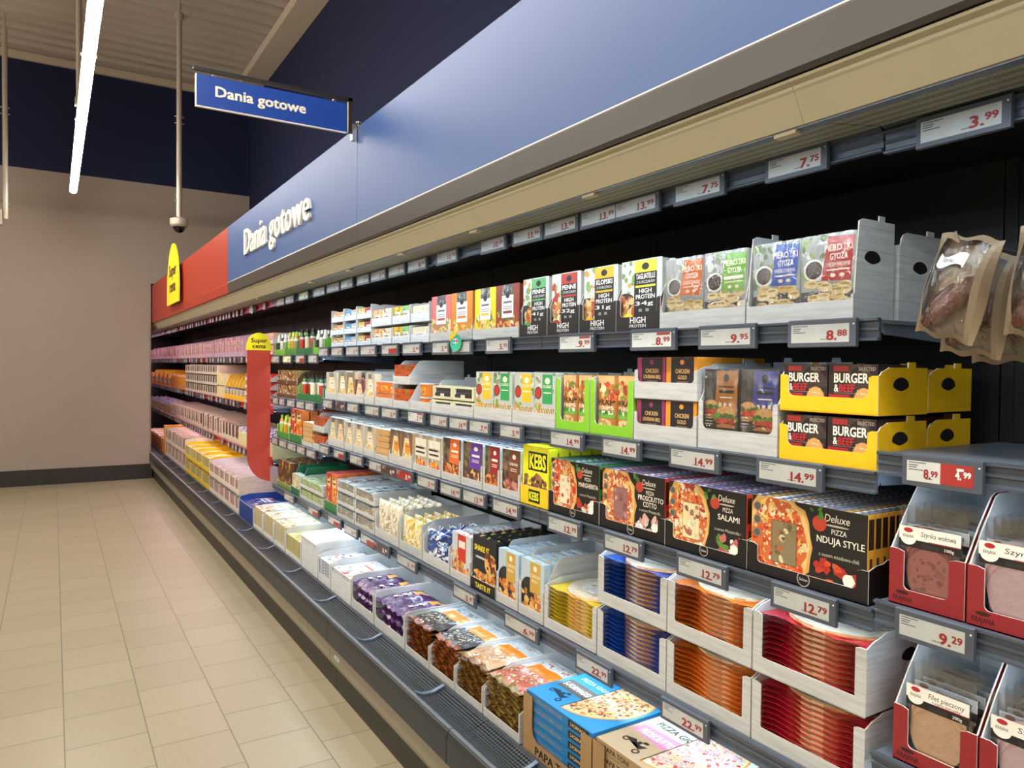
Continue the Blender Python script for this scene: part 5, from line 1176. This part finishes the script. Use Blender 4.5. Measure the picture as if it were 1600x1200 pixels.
run(2, 14.6, 11.6, ['far_orange', 'far_yellow'], widths=(.24, .3), rnd=23); run(2, 11.6, 10.5, ['far_orange'], rnd=7); run(2, 10.5, 8.3, ['far_beige'], tiers=3, th=.113, rnd=8); run(2, 8.3, 7.9, ['far_cream'], tiers=2, th=.124, rnd=9); run(2, 7.9, 6.95, ['far_yellow'], rnd=10); run(2, 6.95, 5.96, ['far_redstripe'], tiers=4, th=.068, rnd=11)
run(3, 14.6, 11.9, ['bluefoil'], widths=(.3, .36), rnd=24); run(3, 11.9, 9.2, ['far_pink', 'far_brown'], rnd=12); run(3, 9.2, 8.0, ['far_beigen', 'far_pink'], rnd=13); run(3, 8.0, 7.2, ['far_brown'], rnd=14); run(3, 7.2, 5.96, ['bluefoil'], widths=(.26, .3), rnd=15)
run(9, 12.9, 10.95, ['far_orange'], widths=(.24, .3), rnd=25); run(9, 10.95, 10.75, ['far_orange'], tiers=2, th=.195, rnd=16); run(9, 10.75, 9.072, ['far_brown', 'far_pink'], tiers=2, th=.184, rnd=17)
run(9, 9.072, 7.531, ['meat_y'], tiers=2, th=.166, widths=(.36, .4), rnd=18); run(9, 7.531, 6.206, ['meat_w'], tiers=2, th=.156, widths=(.2, .26), rnd=19)

# ================================================================ PIZZA GIGANTE
def gig(kd):
    def f():
        w, dp, h = .338, .40, .031
        q = MB(); base = '2b84c4' if kd == 'b' else 'b09a78'
        q.box(0, dp, -w / 2, w / 2, 0, h, base, 'print')
        a = Art(q, w, dp, top(w, h), 'print', 7)
        rim = lambda r: [(.466 * w + r * math.cos(t), .19 + r * math.sin(t)) for t in [math.pi * (-.5 + i / 24) for i in range(25)]]
        if kd == 'b':
            a.rect(0, 0, 1, 1, '3392d4'); a.rect(.05, .26, .46, .42, '5c5c5a'); a.text('5-FORMAGGI', .255, .31, .06, 'f2f2ee', .36, .04, 'c'); a.text('PIZZA GIGANTE', .1, .48, .05, 'dcecf6', .5, .03)
            cols_ = ['f2e4c0', 'b8603a', 'e9cf8a', '8a4028', 'f6efd8', 'd9935a', 'ecd8a8']; dark = '1c3450'
        else:
            a.rect(0, 0, 1, 1, 'b5a387'); a.rect(0, .4, 1, 1, 'd6dfd4'); a.poly([(w * x, dp * y) for x, y in ((.02, .3), (.04, .42), (.5, .44), (.98, .41), (.97, .28), (.5, .26))], 'd07fb0')
            a.text('PROSCIUTTO', .1, .31, .07, 'f6e6f0', .36, .04); a.text('PIZZA GIGANTE', .1, .48, .06, '2c3428', .6, .03)
            cols_ = ['f2e4d8', 'd8a0b0', 'c8c0d8', 'b8404a', 'f6efe8', 'e0b8c0', 'ead8c0']; dark = '2e2820'
        # scooter drawing
        for cx, cy, r in ((.14, .17, .012), (.34, .1, .012)):
            a.ell(cx, cy, r / w, r / dp, dark, 14); a.ell(cx, cy, r * .55 / w, r * .55 / dp, base, 12)
        a.poly([(w * x, dp * y) for x, y in ((.1, .19), (.2, .22), (.26, .15), (.33, .13), (.36, .2), (.3, .18), (.24, .19), (.2, .16))], dark); a.ell(.3, .23, .03, .016, dark, 10); a.rect(.24, .17, .28, .22, dark)
        a.poly(rim(.172), 'c9935a'); a.poly(rim(.166), 'ecd09a')
        ins = lambda x, y: x > .48 and (((x - .466) * w) ** 2 + (y * dp - .19) ** 2) < .158 ** 2
        a.blobs(.47, 0, 1, .9, cols_, 420, .004, .012, ins); a.blobs(.47, 0, 1, .9, cols_, 900, .0015, .004, ins, 6)
        a.poly([(w * .46, .02), (w * .47, .02), (w * .47, .36), (w * .46, .36)], '46484a')
        b_ = Art(q, w, h, front(w), 'print', 9)
        if kd == 'b':
            b_.rect(0, 0, 1, 1, '2678b4'); b_.rect(0, 0, 1, .06, '123a5c'); b_.text('PIZZA GIGANTE PAPA TONI', .06, .3, .36, 'a8834a', .5, .01); b_.rect(.66, .15, .95, .85, '1b1a18'); b_.text('5-FORMAGGI', .69, .32, .36, 'd9c29a', .22, .02)
        else:
            b_.rect(0, 0, 1, 1, 'a88c66'); b_.rect(0, 0, 1, .06, '5c4630'); b_.text('PAPA TONI', .1, .25, .45, '2a2018', .3, .03); b_.rect(.6, .15, .92, .85, 'b0789a')
        s_ = Art(q, dp, h, rside(w), 'print', 9); s_.rect(0, .1, 1, .9, '2a86c8' if kd == 'b' else 'a89070')
        return [('', q)]
    return f
def giga(yl, kd, n, lab):
    w = .338; yc = yl - w / 2 - .007
    q = tray(w + .012, .43, .05, .185, .185, .12, c='a5845a', m='print', post=.05, rad=.035, inner='9a7c52', edge='7a6040', rise=.004, logo=lambda a: a.text('PAPA TONI', .5, .25, .5, '1c1510', .6, .04, 'c'))
    tag(put('display_tray', q, None, (FX, yc, DECK - .0004)), f'kraft carton holding {lab} pizza boxes, bottom deck', 'tray')
    for j in range(n):
        place('pizza_box', ('gig', kd), gig(kd), (FX + .008, yc, DECK + .0035 + j * .0317), f'{lab} gigante pizza box, bottom deck, ' + ('uppermost of its stack' if j == n - 1 else 'lower in its stack'), 'pizza box', f'{lab} gigante pizza boxes')
giga(1.956, 'b', 6, 'blue 5-FORMAGGI')
giga(1.956 - .356, 'p', 6, 'kraft and pink PROSCIUTTO')
giga(1.956 - .712, 'p', 6, 'second stack of PROSCIUTTO')

# ================================================================ RIGHT-HAND SECTION: HAM, SAUSAGE
def a_krajana(a):
    a.text('KRAJANA', .06, .3, .3, '3a0c10', .27, .04)
    a.ell(.19, .8, .09, .12, '3a0c10', 14)
def hamtray(w, z, y, lab):
    q = tray(w, .34, .034, .115, .24, .26, c='8f2529', m='print', post=.03, rad=.01, inner='e8eef4', rise=.09, logo=a_krajana)
    tag(put('display_tray', q, None, (XF, y, z)), lab, 'tray')
def hampack(kd, l1, l2, wt):
    def f():
        w, h = .136, .2; q = MB()
        # clear tray: flat board with a raised rounded well
        g = MB(); g.prism(rrect(-w / 2, 0, w / 2, h, .01), 'x', .0, .001, m='clear_tray', c='e8eef2')
        g.prism(rrect(-w / 2 + .008, .01, w / 2 - .008, h - .035, .02), 'x', -.0135, 0, m='clear_tray', c='e8eef2')
        cols_ = {'beef': ['a85a58', '9a4c4a', 'b86a66', '8a403c'], 'ham': ['e3bcc0', 'ecc8ca', 'd8a8ac'], 'filet': ['e2b48c', 'e9c09c', 'daa67c']}[kd]
        rim = {'beef': '5c3a2a', 'ham': 'c88a80', 'filet': 'c8904e'}[kd]
        for k in range(7):
            zz = 0
            if kd == 'filet': cy, rx, rz = 0, .053, .05
            else: cy, rx, rz = .006 - k * .0014, .047, .056
            o = [(cy + rx * math.cos(t) * (1 + .04 * math.sin(3 * t + k)), h * .32 + (6 - k) * .007 + rz * math.sin(t)) for t in [2 * math.pi * i / 28 for i in range(28)]]
            q.prism(o, 'x', -.0112 + (6 - k) * .0014, -.0099 + (6 - k) * .0014, cols_[k % len(cols_)], 'wetfood', edge=rim)
        a = Art(q, w, h, front(w, -.0115), 'wetfood', 4)
        if kd == 'beef': a.blobs(.26, .16, .74, .5, ['b06460', 'a05350', '94484a'], 30, .003, .007)
        lb = MB(); A_ = Art(lb, w, h, front(w, -.0138), 'print', 5)
        y0 = .63
        A_.rect(.06, y0, .96, y0 + .17, 'f2efe8'); A_.rect(.06, y0 - .04, .96, y0 + .04, '1c1a1a'); A_.rect(.5, y0 + .035, .96, y0 + .045, 'a82a30')
        A_.ell(.2, y0 + .05, .12, .07, 'f2efe8', 16); A_.ell(.2, y0 + .13, .07, .025, 'b02a30', 12); A_.text('KRAJANA', .2, y0 + .055, .03, '2a2422', .16, .02, 'c')
        A_.text(l1, .64, y0 + .085, .05, '1a1818', .5, .0, 'c', .1)
        if l2: A_.text(l2, .64, y0 + .05, .025, '1a1818', .4, .0, 'c', .1)
        A_.rect(.4, y0 - .03, .66, y0 + .015, '2c2a2a'); A_.text(wt, .8, y0 - .02, .03, 'f2efe8', .13, .02, 'c')
        return [('', q), ('tray', g), ('label', lb)]
    return f
def hams(kd, z, yl, wtray, lab, l1, l2, wt, nm, n=5):
    yc = yl - wtray / 2
    hamtray(wtray - .003, z, yc, lab)
    for j in range(n):
        place('ham_pack', ('ham', kd), hampack(kd, l1, l2, wt), (XF + .022 + j * .03, yc, z + .0035), nm + (', front one' if j == 0 else ', behind the front one'), 'sliced meat', nm.split(',')[0] + 's', None)
z9 = .755 - .004 + .0006; z8 = 1.075 - .004 + .0006
hams('beef', z8, .882, .152, 'red KRAJANA carton with beef ham, left one over the 9.29 tag', 'Szynka wołowa', '', '100g', 'dark beef ham pack labelled Szynka wołowa')
hams('ham', z8, .728, .152, 'red KRAJANA carton with pink ham, right one over the 9.29 tag', 'Szynka z', '', '100g', 'pale pink ham pack labelled Szynka')
hams('filet', z9, .866, .165, 'red KRAJANA carton with poultry fillet slices under the 9.29 tag', 'Filet pieczony', 'z piersi kurczaka', '200g', 'peach fillet slices pack labelled Filet pieczony')
hams('ham', z9, .699, .152, 'red KRAJANA carton at the lower right picture edge', 'Szynka', '', '100g', 'pink ham pack at the lower right corner')
# crates standing further in on the right section (seen past the yellow burger crates)
def bcrate(x, y, z, w, lab, c='c8a010'):
    q = tray(w, .22, .045, .1, .11, .11, c='f0c013', m='print', post=.022, inner='e0b010', rise=.02, hole=True, tabs=True)
    tag(put('display_tray', q, None, (x, y, z)), lab, 'tray')
# greyer tray standing behind the red gyoza tray
q = tray(.22, .19, .05, .18, .21, .2, post=.02, hole=True, tabs=True, rise=.01)
tag(put('display_tray', q, None, (XF + .165, .967 + .115, 1.6586)), 'empty planked tray deep on the top shelf behind the red gyoza', 'tray')

# sausage bags on hooks
def hook(x0, y, z, L_):
    t = empty('display_hook', (x0, y, z)); q = MB(); q.cyl((0, 0, 0), (L_, 0, 0), .0028, n=8, m='chrome'); q.cyl((0, 0, 0), (-.012, 0, .016), .0028, n=8, m='chrome'); put('wire', q, t)
    q = MB(); q.box(L_ - .004, L_, -.02, .02, -.02, .05, m='steel_grey'); put('plate', q, t); return t
def sbag():
    q = MB(); w, h = .124, .19; rr = random.Random(8)
    def edge(u, v):  # uneven sheet
        return .004 * math.sin(u * 9 + 1) + .006 * math.sin(v * 7 + u * 3)
    def Bk(u, v): return (.028 + edge(u, v) * .5, w / 2 - u * w, -v * h + .004 * math.sin(u * 12))
    q.grid(lambda u, v: Bk(1 - u, v), 12, 16, '8f7c62', 'print')
    def Fr(u, v):
        e = math.sin(math.pi * min(1, max(0, (u - .02) / .96))) ** .5 * max(0, math.sin(math.pi * min(1, max(0, (v - .03) / .94)))) ** .5
        return (.026 + edge(u, v) * .5 - .042 * e, w / 2 - u * w, -v * h + .004 * math.sin(u * 12))
    # paper margins in front, window of film in the middle
    nu, nv = 14, 18
    pf = MB()
    n0 = len(q.v)
    for i in range(nu):
        for j in range(nv):
            u, v = i / nu, j / nv; uc, vc = u + .5 / nu, v + .5 / nv
            pts = [Fr(u, v), Fr(u, v + 1 / nv), Fr(u + 1 / nu, v + 1 / nv), Fr(u + 1 / nu, v)]
            if .12 < uc < .86 and .08 < vc < .93: pf.faces(pts, [(0, 1, 2, 3)], WHITE, 'film', True)
            else: q.faces(pts, [(0, 1, 2, 3)], '85745c', 'print', True)
    # smoked sausage, bent double
    s_ = MB(); path = []
    for k in range(25):
        t = k / 24 * math.pi * 1.25 - .35
        path.append(Vector((.012, .022 * math.cos(t) - .004 - .012 * (k / 24), -.135 - .058 * -math.sin(t) * -1 + (-.0))))
    path = [Vector((.012, -.03 + .012 * math.sin(k * .3), -.09 - k * .0052)) for k in range(20)]
    def tube(path, r, c):
        n = 12; rings = []
        for i, p in enumerate(path):
            rr_ = r * (math.sin(math.pi * (i + .6) / (len(path) + .2)) ** .6)
            rings.append([(p[0] + rr_ * .45 * math.cos(2 * math.pi * k / n), p[1] + rr_ * math.sin(2 * math.pi * k / n), p[2]) for k in range(n)])
        vs_ = [a for r_ in rings for a in r_]
        s_.faces(vs_, [(i * n + k, i * n + (k + 1) % n, (i + 1) * n + (k + 1) % n, (i + 1) * n + k) for i in range(len(rings) - 1) for k in range(n)], c, 'smoked', True)
        s_.faces(rings[0], [tuple(range(n))], c, 'smoked'); s_.faces(rings[-1], [tuple(range(n))[::-1]], c, 'smoked')
    tube([Vector((.013, -.030 + .058 * (k / 19) ** 1.3, -.072 - k * .0054)) for k in range(20)], .026, '5c2410')
    tube([Vector((.015, -.002 + .04 * (k / 17) ** 1.2, -.088 - k * .0050)) for k in range(18)], .022, '50200e')
    lb = MB()
    def lf(u, v): p = Fr(.26 + u * .44, .2 + v * .13 + .015 * math.sin(u * 6.3)); return (p[0] - .0015, p[1], p[2])
    lb.grid(lambda u, v: lf(v, u), 1, 10, 'f2efe8', 'print', cf=lambda u, v: 'f2efe8')
    def lf2(u, v): p = Fr(.24 + u * .44, .315 + v * .03 + .015 * math.sin(u * 6.3)); return (p[0] - .0018, p[1], p[2])
    lb.grid(lambda u, v: lf2(v, u), 1, 10, '26201f', 'print')
    v_, f_, w_ = glyphs('Szynkowa', .0)
    lb.faces([(Fr(.36 + p[0] / w_ * .3, .26 - p[1] * .045)[0] - .003, Fr(.36 + p[0] / w_ * .3, .26)[1], Fr(.36, .26 - p[1] * .045 + .0)[2]) for p in v_], f_, '2a2422', 'print')
    return [('', q), ('window', pf), ('sausage', s_), ('label', lb)]
t = hook(1.385, .712, 1.786, .575); tag(t, 'long wire hook carrying the nearest sausage bag', 'hook')
t = hook(1.385, .572, 1.786, .575); tag(t, 'wire hook at the right picture edge carrying brown bags', 'hook')
SB = [(1.40, .712, 1.80, .24, 'front brown paper bag with smoked sausage, slanting left on its hook'), (1.455, .712, 1.772, .12, 'second brown sausage bag, close behind the slanting front one'), (1.52, .708, 1.76, -.02, 'third brown sausage bag, hanging lowest behind the slanting front one'),
      (1.40, .572, 1.80, .1, 'sausage bag on the right hook, cut by the picture edge'), (1.47, .572, 1.79, .0, 'sausage bag behind the one at the picture edge')]
for i, (x, y, z, rx, lb_) in enumerate(SB):
    o = place('sausage_bag', 'sbag', sbag, (x, y, z), lb_, 'sausage', 'brown sausage bags on hooks')
    o.rotation_euler = (rx, .06, -.12 if i < 3 else -.05)

# ================================================================ PRICE TAGS
def tagproto(w, price, kd):
    h = .055
    fr = MB(); fr.prism([(.0, -.004), (.0, -h - .004), (-.004, -h - .006), (-.0105, -h - .004), (-.0105, -.001), (-.004, .002)], 'y', -w / 2, w / 2, m='tag_frame')
    sc = MB(); x = -.0108; sw, sh = w - .024, h - .014
    fn = lambda s, t, k: (x - k, sw / 2 - s + .003, -h + .0045 + t)
    a = Art(sc, sw, sh, fn, 'print', 3); bgc = {'w': 'b4b7b4', 's': 'b4b7b4', 'd': '4a2f30', 'r': '9a2a28', 'n': 'c9cdca', 'b': 'c9cdca', 'y': 'd9dcae'}[kd]
    a.rect(0, 0, 1, 1, bgc)
    big = w > .1
    if kd == 's' or kd == 'b': a.rect(.52 if kd == 'b' else .45, .0, 1, 1 if kd == 'b' else .62, 'a5302c')
    if kd == 'n': a.rect(.64, .8, .97, .98, 'a5302c')
    if w > .05:
        for (xa, ya, xb) in ((.03, .88, .3), (.03, .76, .18), (.03, .66, .16), (.03, .54, .26)): a.rect(xa, ya, xb, ya + .045, '555759' if kd not in 'dr' else 'c8b8b4')
        a.rect(.52 if price and kd != 'b' else .3, .16, .66 if kd != 'b' else .4, .2, '555759')
    tc = '8e2420' if kd not in 'dr' else 'e8dcd6'
    if price and kd != 'b':
        ip, dp_ = price.split('.')
        wi = .13 * len(ip) * (.7 if '1' in ip[:1] and len(ip) > 1 else 1)
        if sw > .06 and sw < .075: wi *= 1.3
        W = 1.0 if sw > .09 else 1.25
        a.text(dp_, .96, .34, .32, tc, .15 * W, .05, 'r'); a.text(ip + '.', .96 - .17 * W, .14, .5, tc, (wi + .03) * W, .05, 'r')
    if kd == 'b':
        a.text('8.', .37, .2, .42, '8e2420', .1, .05, 'r'); a.text('99', .48, .3, .28, '8e2420', .1, .05, 'r'); a.text('4.', .82, .34, .4, 'f6efec', .075, .05, 'r'); a.text('99', .96, .44, .26, 'f6efec', .1, .05, 'r'); a.rect(.76, .72, .86, .84, 'f6efec')
    d = MB(); d.box(-.0112, -.0105, -w / 2 + .004, -w / 2 + .007, -.013, -.01, 'f2f4f4')
    return [('', fr), ('screen', sc), ('status_light', d)]
TG = {}
def price(z, y, w, txt, kd='w', lab=''):
    w = round((w - .004) / .005) * .005; key = (w, txt, kd)
    if key not in TG:
        p = tagproto(w, txt, kd); o = put('price_tag', p[0][1], None, (RX - .0095, y, z)); put('screen', p[1][1], o)
        if w > .08: put('status_light', p[2][1], o)
        TG[key] = o
    else: o = dup(TG[key], (RX - .0095, y, z))
    o.rotation_euler = (0, 0, 0)
    return tag(o, lab, 'price tag', 'price tags clipped to the shelf rails')
RN = ['canopy rail', 'top shelf rail', 'second shelf rail', 'third shelf rail', 'fourth shelf rail']
TAGY = {0: [(0.741, 0.173, '3.99', 'w'), (1.105, 0.17, '7.75', 'w'), (1.404, 0.182, '7.75', 'w'), (1.648, 0.197, '13.99', 'w'), (1.82, 0.196, '13.99', 'w'), (2.024, 0.198, '13.99', 'w'), (2.228, 0.197, '13.99', 'w'), (2.471, 0.2, '10.49', 'w'), (2.864, 0.206, '10.49', 'w'), (3.171, 0.213, '8.99', 'w'), (3.411, 0.207, '7.99', 'w'), (3.655, 0.213, '5.99', 'w'), (3.878, 0.196, '7.49', 'w'), (4.141, 0.207, '6.99', 'w'), (4.387, 0.24, '5.99', 'w'), (4.664, 0.239, '5.99', 'w'), (5.008, 0.225, '6.99', 'y'), (5.356, 0.218, '4.99', 'w'), (5.609, 0.218, '4.99', 'w')], 1: [(1.03, 0.173, '8.88', 'w'), (1.301, 0.187, '9.95', 'w'), (1.571, 0.189, '8.99', 'n'), (1.931, 0.193, '9.99', 'n'), (2.427, 0.19, '5.92', 'w'), (2.722, 0.18, '', 'w'), (2.917, 0.175, '5.99', 'w'), (3.226, 0.212, '5.99', 'w'), (3.494, 0.216, '4.99', 's'), (3.795, 0.227, '5.99', 'w'), (4.039, 0.22, '5.99', 'w'), (4.309, 0.21, '4.99', 'w'), (4.572, 0.193, '5.99', 'w'), (4.792, 0.195, '4.99', 'w'), (5.085, 0.216, '5.99', 's'), (5.418, 0.223, '3.99', 'y'), (5.752, 0.228, '3.99', 'w')], 2: [(1.108, 0.184, '14.99', 'w'), (1.406, 0.186, '14.99', 'w'), (1.702, 0.181, '14.99', 'w'), (1.978, 0.189, '14.99', 'w'), (2.326, 0.166, '5.99', 'w'), (2.564, 0.176, '7.99', 'w'), (2.741, 0.177, '14.99', 'w'), (2.927, 0.183, '14.99', 'w'), (3.172, 0.186, '7.29', 'n'), (3.492, 0.208, '5.99', 'w'), (3.729, 0.212, '5.99', 'w'), (4.028, 0.188, '4.99', 'w'), (4.246, 0.182, '4.99', 'd'), (4.478, 0.187, '5.99', 'w'), (4.858, 0.2, '3.99', 'w'), (5.073, 0.2, '3.99', 'w'), (5.312, 0.216, '3.99', 'w'), (5.553, 0.161, '3.99', 'w'), (5.738, 0.171, '3.99', 'w')], 3: [(1.064, 0.172, '12.79', 'w'), (1.373, 0.179, '12.79', 'w'), (1.687, 0.179, '12.79', 'w'), (1.986, 0.191, '12.79', 'w'), (2.356, 0.197, '14.99', 'w'), (2.603, 0.196, '13.99', 'w'), (2.808, 0.202, '14.99', 'w'), (3.048, 0.202, '7.99', 'w'), (3.303, 0.206, '3.99', 'r'), (3.494, 0.192, '4.99', 'd'), (3.677, 0.19, '5.99', 'w'), (3.97, 0.205, '5.99', 'w'), (4.258, 0.195, '6.99', 's'), (4.549, 0.192, '5.99', 'w'), (4.825, 0.198, '4.99', 'w'), (5.053, 0.198, '3.99', 'w'), (5.283, 0.231, '3.99', 'w'), (5.523, 0.213, '3.99', 'w'), (5.752, 0.172, '3.99', 'w')], 4: [(1.426, 0.179, '22.99', 'w'), (1.82, 0.183, '22.99', 'w'), (2.243, 0.227, '6.99', 'w'), (2.679, 0.2, '5.47', 'w'), (3.266, 0.233, '1.99', 'w'), (3.59, 0.218, '3.99', 'd'), (3.782, 0.218, '3.99', 's'), (4.053, 0.223, '4.99', 'w'), (4.339, 0.237, '4.99', 's'), (4.763, 0.222, '3.99', 's'), (5.353, 0.253, '3.99', 'w')]}
for row, L_ in TAGY.items():
    for (yc, w, txt, kd) in L_:
        z = [m_ for m_ in MODS if m_[0] <= yc < m_[1]][0][2][row]
        price(z, yc, w, txt, kd, (f'grey price tag reading {txt} on the {RN[row]}' if w > .04 and txt else f'grey price tag on the {RN[row]}') if kd not in 'drs' else (f'dark-screened price tag on the {RN[row]}' if kd == 'd' else f'red-screened price tag on the {RN[row]}' if kd == 'r' else f'part-red price tag on the {RN[row]}'))
price(1.385, 0.763, .155, '8.99', 'b', 'wide half-red price tag reading 8.99 and 4.99 at the right')
price(1.075, 0.771, .155, '9.29', 'w', 'wide grey price tag reading 9.29 at the right')
rr = random.Random(3)
for row, zz in ((0, 2.05), (1, 1.62), (2, 1.21), (3, .80)):
    y = 6.1
    while y < 14.4:
        kd = rr.choice('wwwwds' if row else 'wwwys')
        # rails are not full: some slots are empty
        if rr.random() < .88: price(zz, y, .09, '', kd, f'small price tag on the red {RN[row]}, far end')
        y += rr.choice([.14, .15, .17, .2])
# round promotional wobbler on the top shelf rail
def wobbler(y, z, lab):
    t = empty('shelf_wobbler', (RX - .03, y, z)); q = MB()
    q.prism([(.05 * math.cos(a), -.005 + .036 * math.sin(a)) for a in [2 * math.pi * i / 24 for i in range(24)]], 'x', -.001, .001, '2fae8c'); 
    q.prism([(.056 * math.cos(a), .012 + .033 * math.sin(a)) for a in [math.pi * i / 20 - .3 for i in range(17)]], 'x', -.002, -.0012, 'e8c832')
    q.prism([(-.004 + .016 * math.cos(a), .052 + .013 * math.sin(a)) for a in [2 * math.pi * i / 14 for i in range(14)]], 'x', -.0035, -.0025, 'f2dc6a')
    a = Art(q, .04, .02, lambda s, t_, k: (-.0022 - k, .02 - s, -.008 + t_), 'print', 1); a.rect(0, 0, 1, 1, 'f4f2ea'); a.rect(.05, .2, .45, .8, '2a6ab8'); a.rect(.55, .2, .95, .8, 'c83a2a')
    put('disc', q, t); g = MB(); g.box(.0, .022, -.006, .006, -.01, -.006, m='tag_frame'); put('arm', g, t)
    return tag(t, lab, 'shelf wobbler')
wobbler(2.752, 1.655, 'yellow and green round wobbler beside the 5.92 price tag')
wobbler(6.490, 2.02, 'small yellow wobbler on the canopy rail above the red flag')
# bumper badge
q = MB(); q.box(1.1105, 1.1125, -.03, .03, .185, .2, 'e8ecf0'); q.box(1.110, 1.1106, -.02, .02, .189, .196, '5a7ab8')
tag(put('maker_badge', q, None, (0, 3.3, 0)), 'small pale badge on the beige lower panel of the case', 'badge')

# ================================================================ make every label single out one thing
ORD = ['leftmost', 'second', 'third', 'fourth', 'fifth', 'sixth', 'seventh', 'eighth', 'ninth', 'tenth', 'eleventh', 'twelfth', 'thirteenth', 'fourteenth', 'fifteenth', 'sixteenth']
bylab = {}
for o in THINGS: bylab.setdefault(o['label'], []).append(o)
for lab, L_ in bylab.items():
    ys = []
    for o in sorted(L_, key=lambda o: -o.location.y):
        if not ys or abs(ys[-1][0] - o.location.y) > .02: ys.append((o.location.y, [o]))
        else: ys[-1][1].append(o)
    n = len(ys)
    if n < 2 or 'far end' in lab: continue
    for i, (_, os_) in enumerate(ys):
        if n > 200: continue
        if i == n - 1: pre = 'rightmost ' if n > 2 else 'right-hand '
        elif i == 0: pre = 'leftmost ' if n > 2 else 'left-hand '
        else: pre = (ORD[i] if i < 16 else f"{i + 1}{'st' if (i + 1) % 10 == 1 else 'nd' if (i + 1) % 10 == 2 else 'rd' if (i + 1) % 10 == 3 else 'th'}") + ' from left '
        for o in os_: o['label'] = pre + lab
for o in THINGS:
    if o['label'].endswith(('behind the front one', 'lower in its stack', 'far end')) and 'group' not in o: o['group'] = 'repeated packs'
for o in THINGS:
    if len(o['label'].split()) > 16: print('LONG', o['label'])
scene.cycles.max_bounces = 6; scene.cycles.diffuse_bounces = 4; scene.cycles.glossy_bounces = 3; scene.cycles.transparent_max_bounces = 8; scene.cycles.transmission_bounces = 3
scene.cycles.use_denoising = True
scene.cycles.sample_clamp_indirect = 6.0
scene.cycles.caustics_reflective = False; scene.cycles.caustics_refractive = False
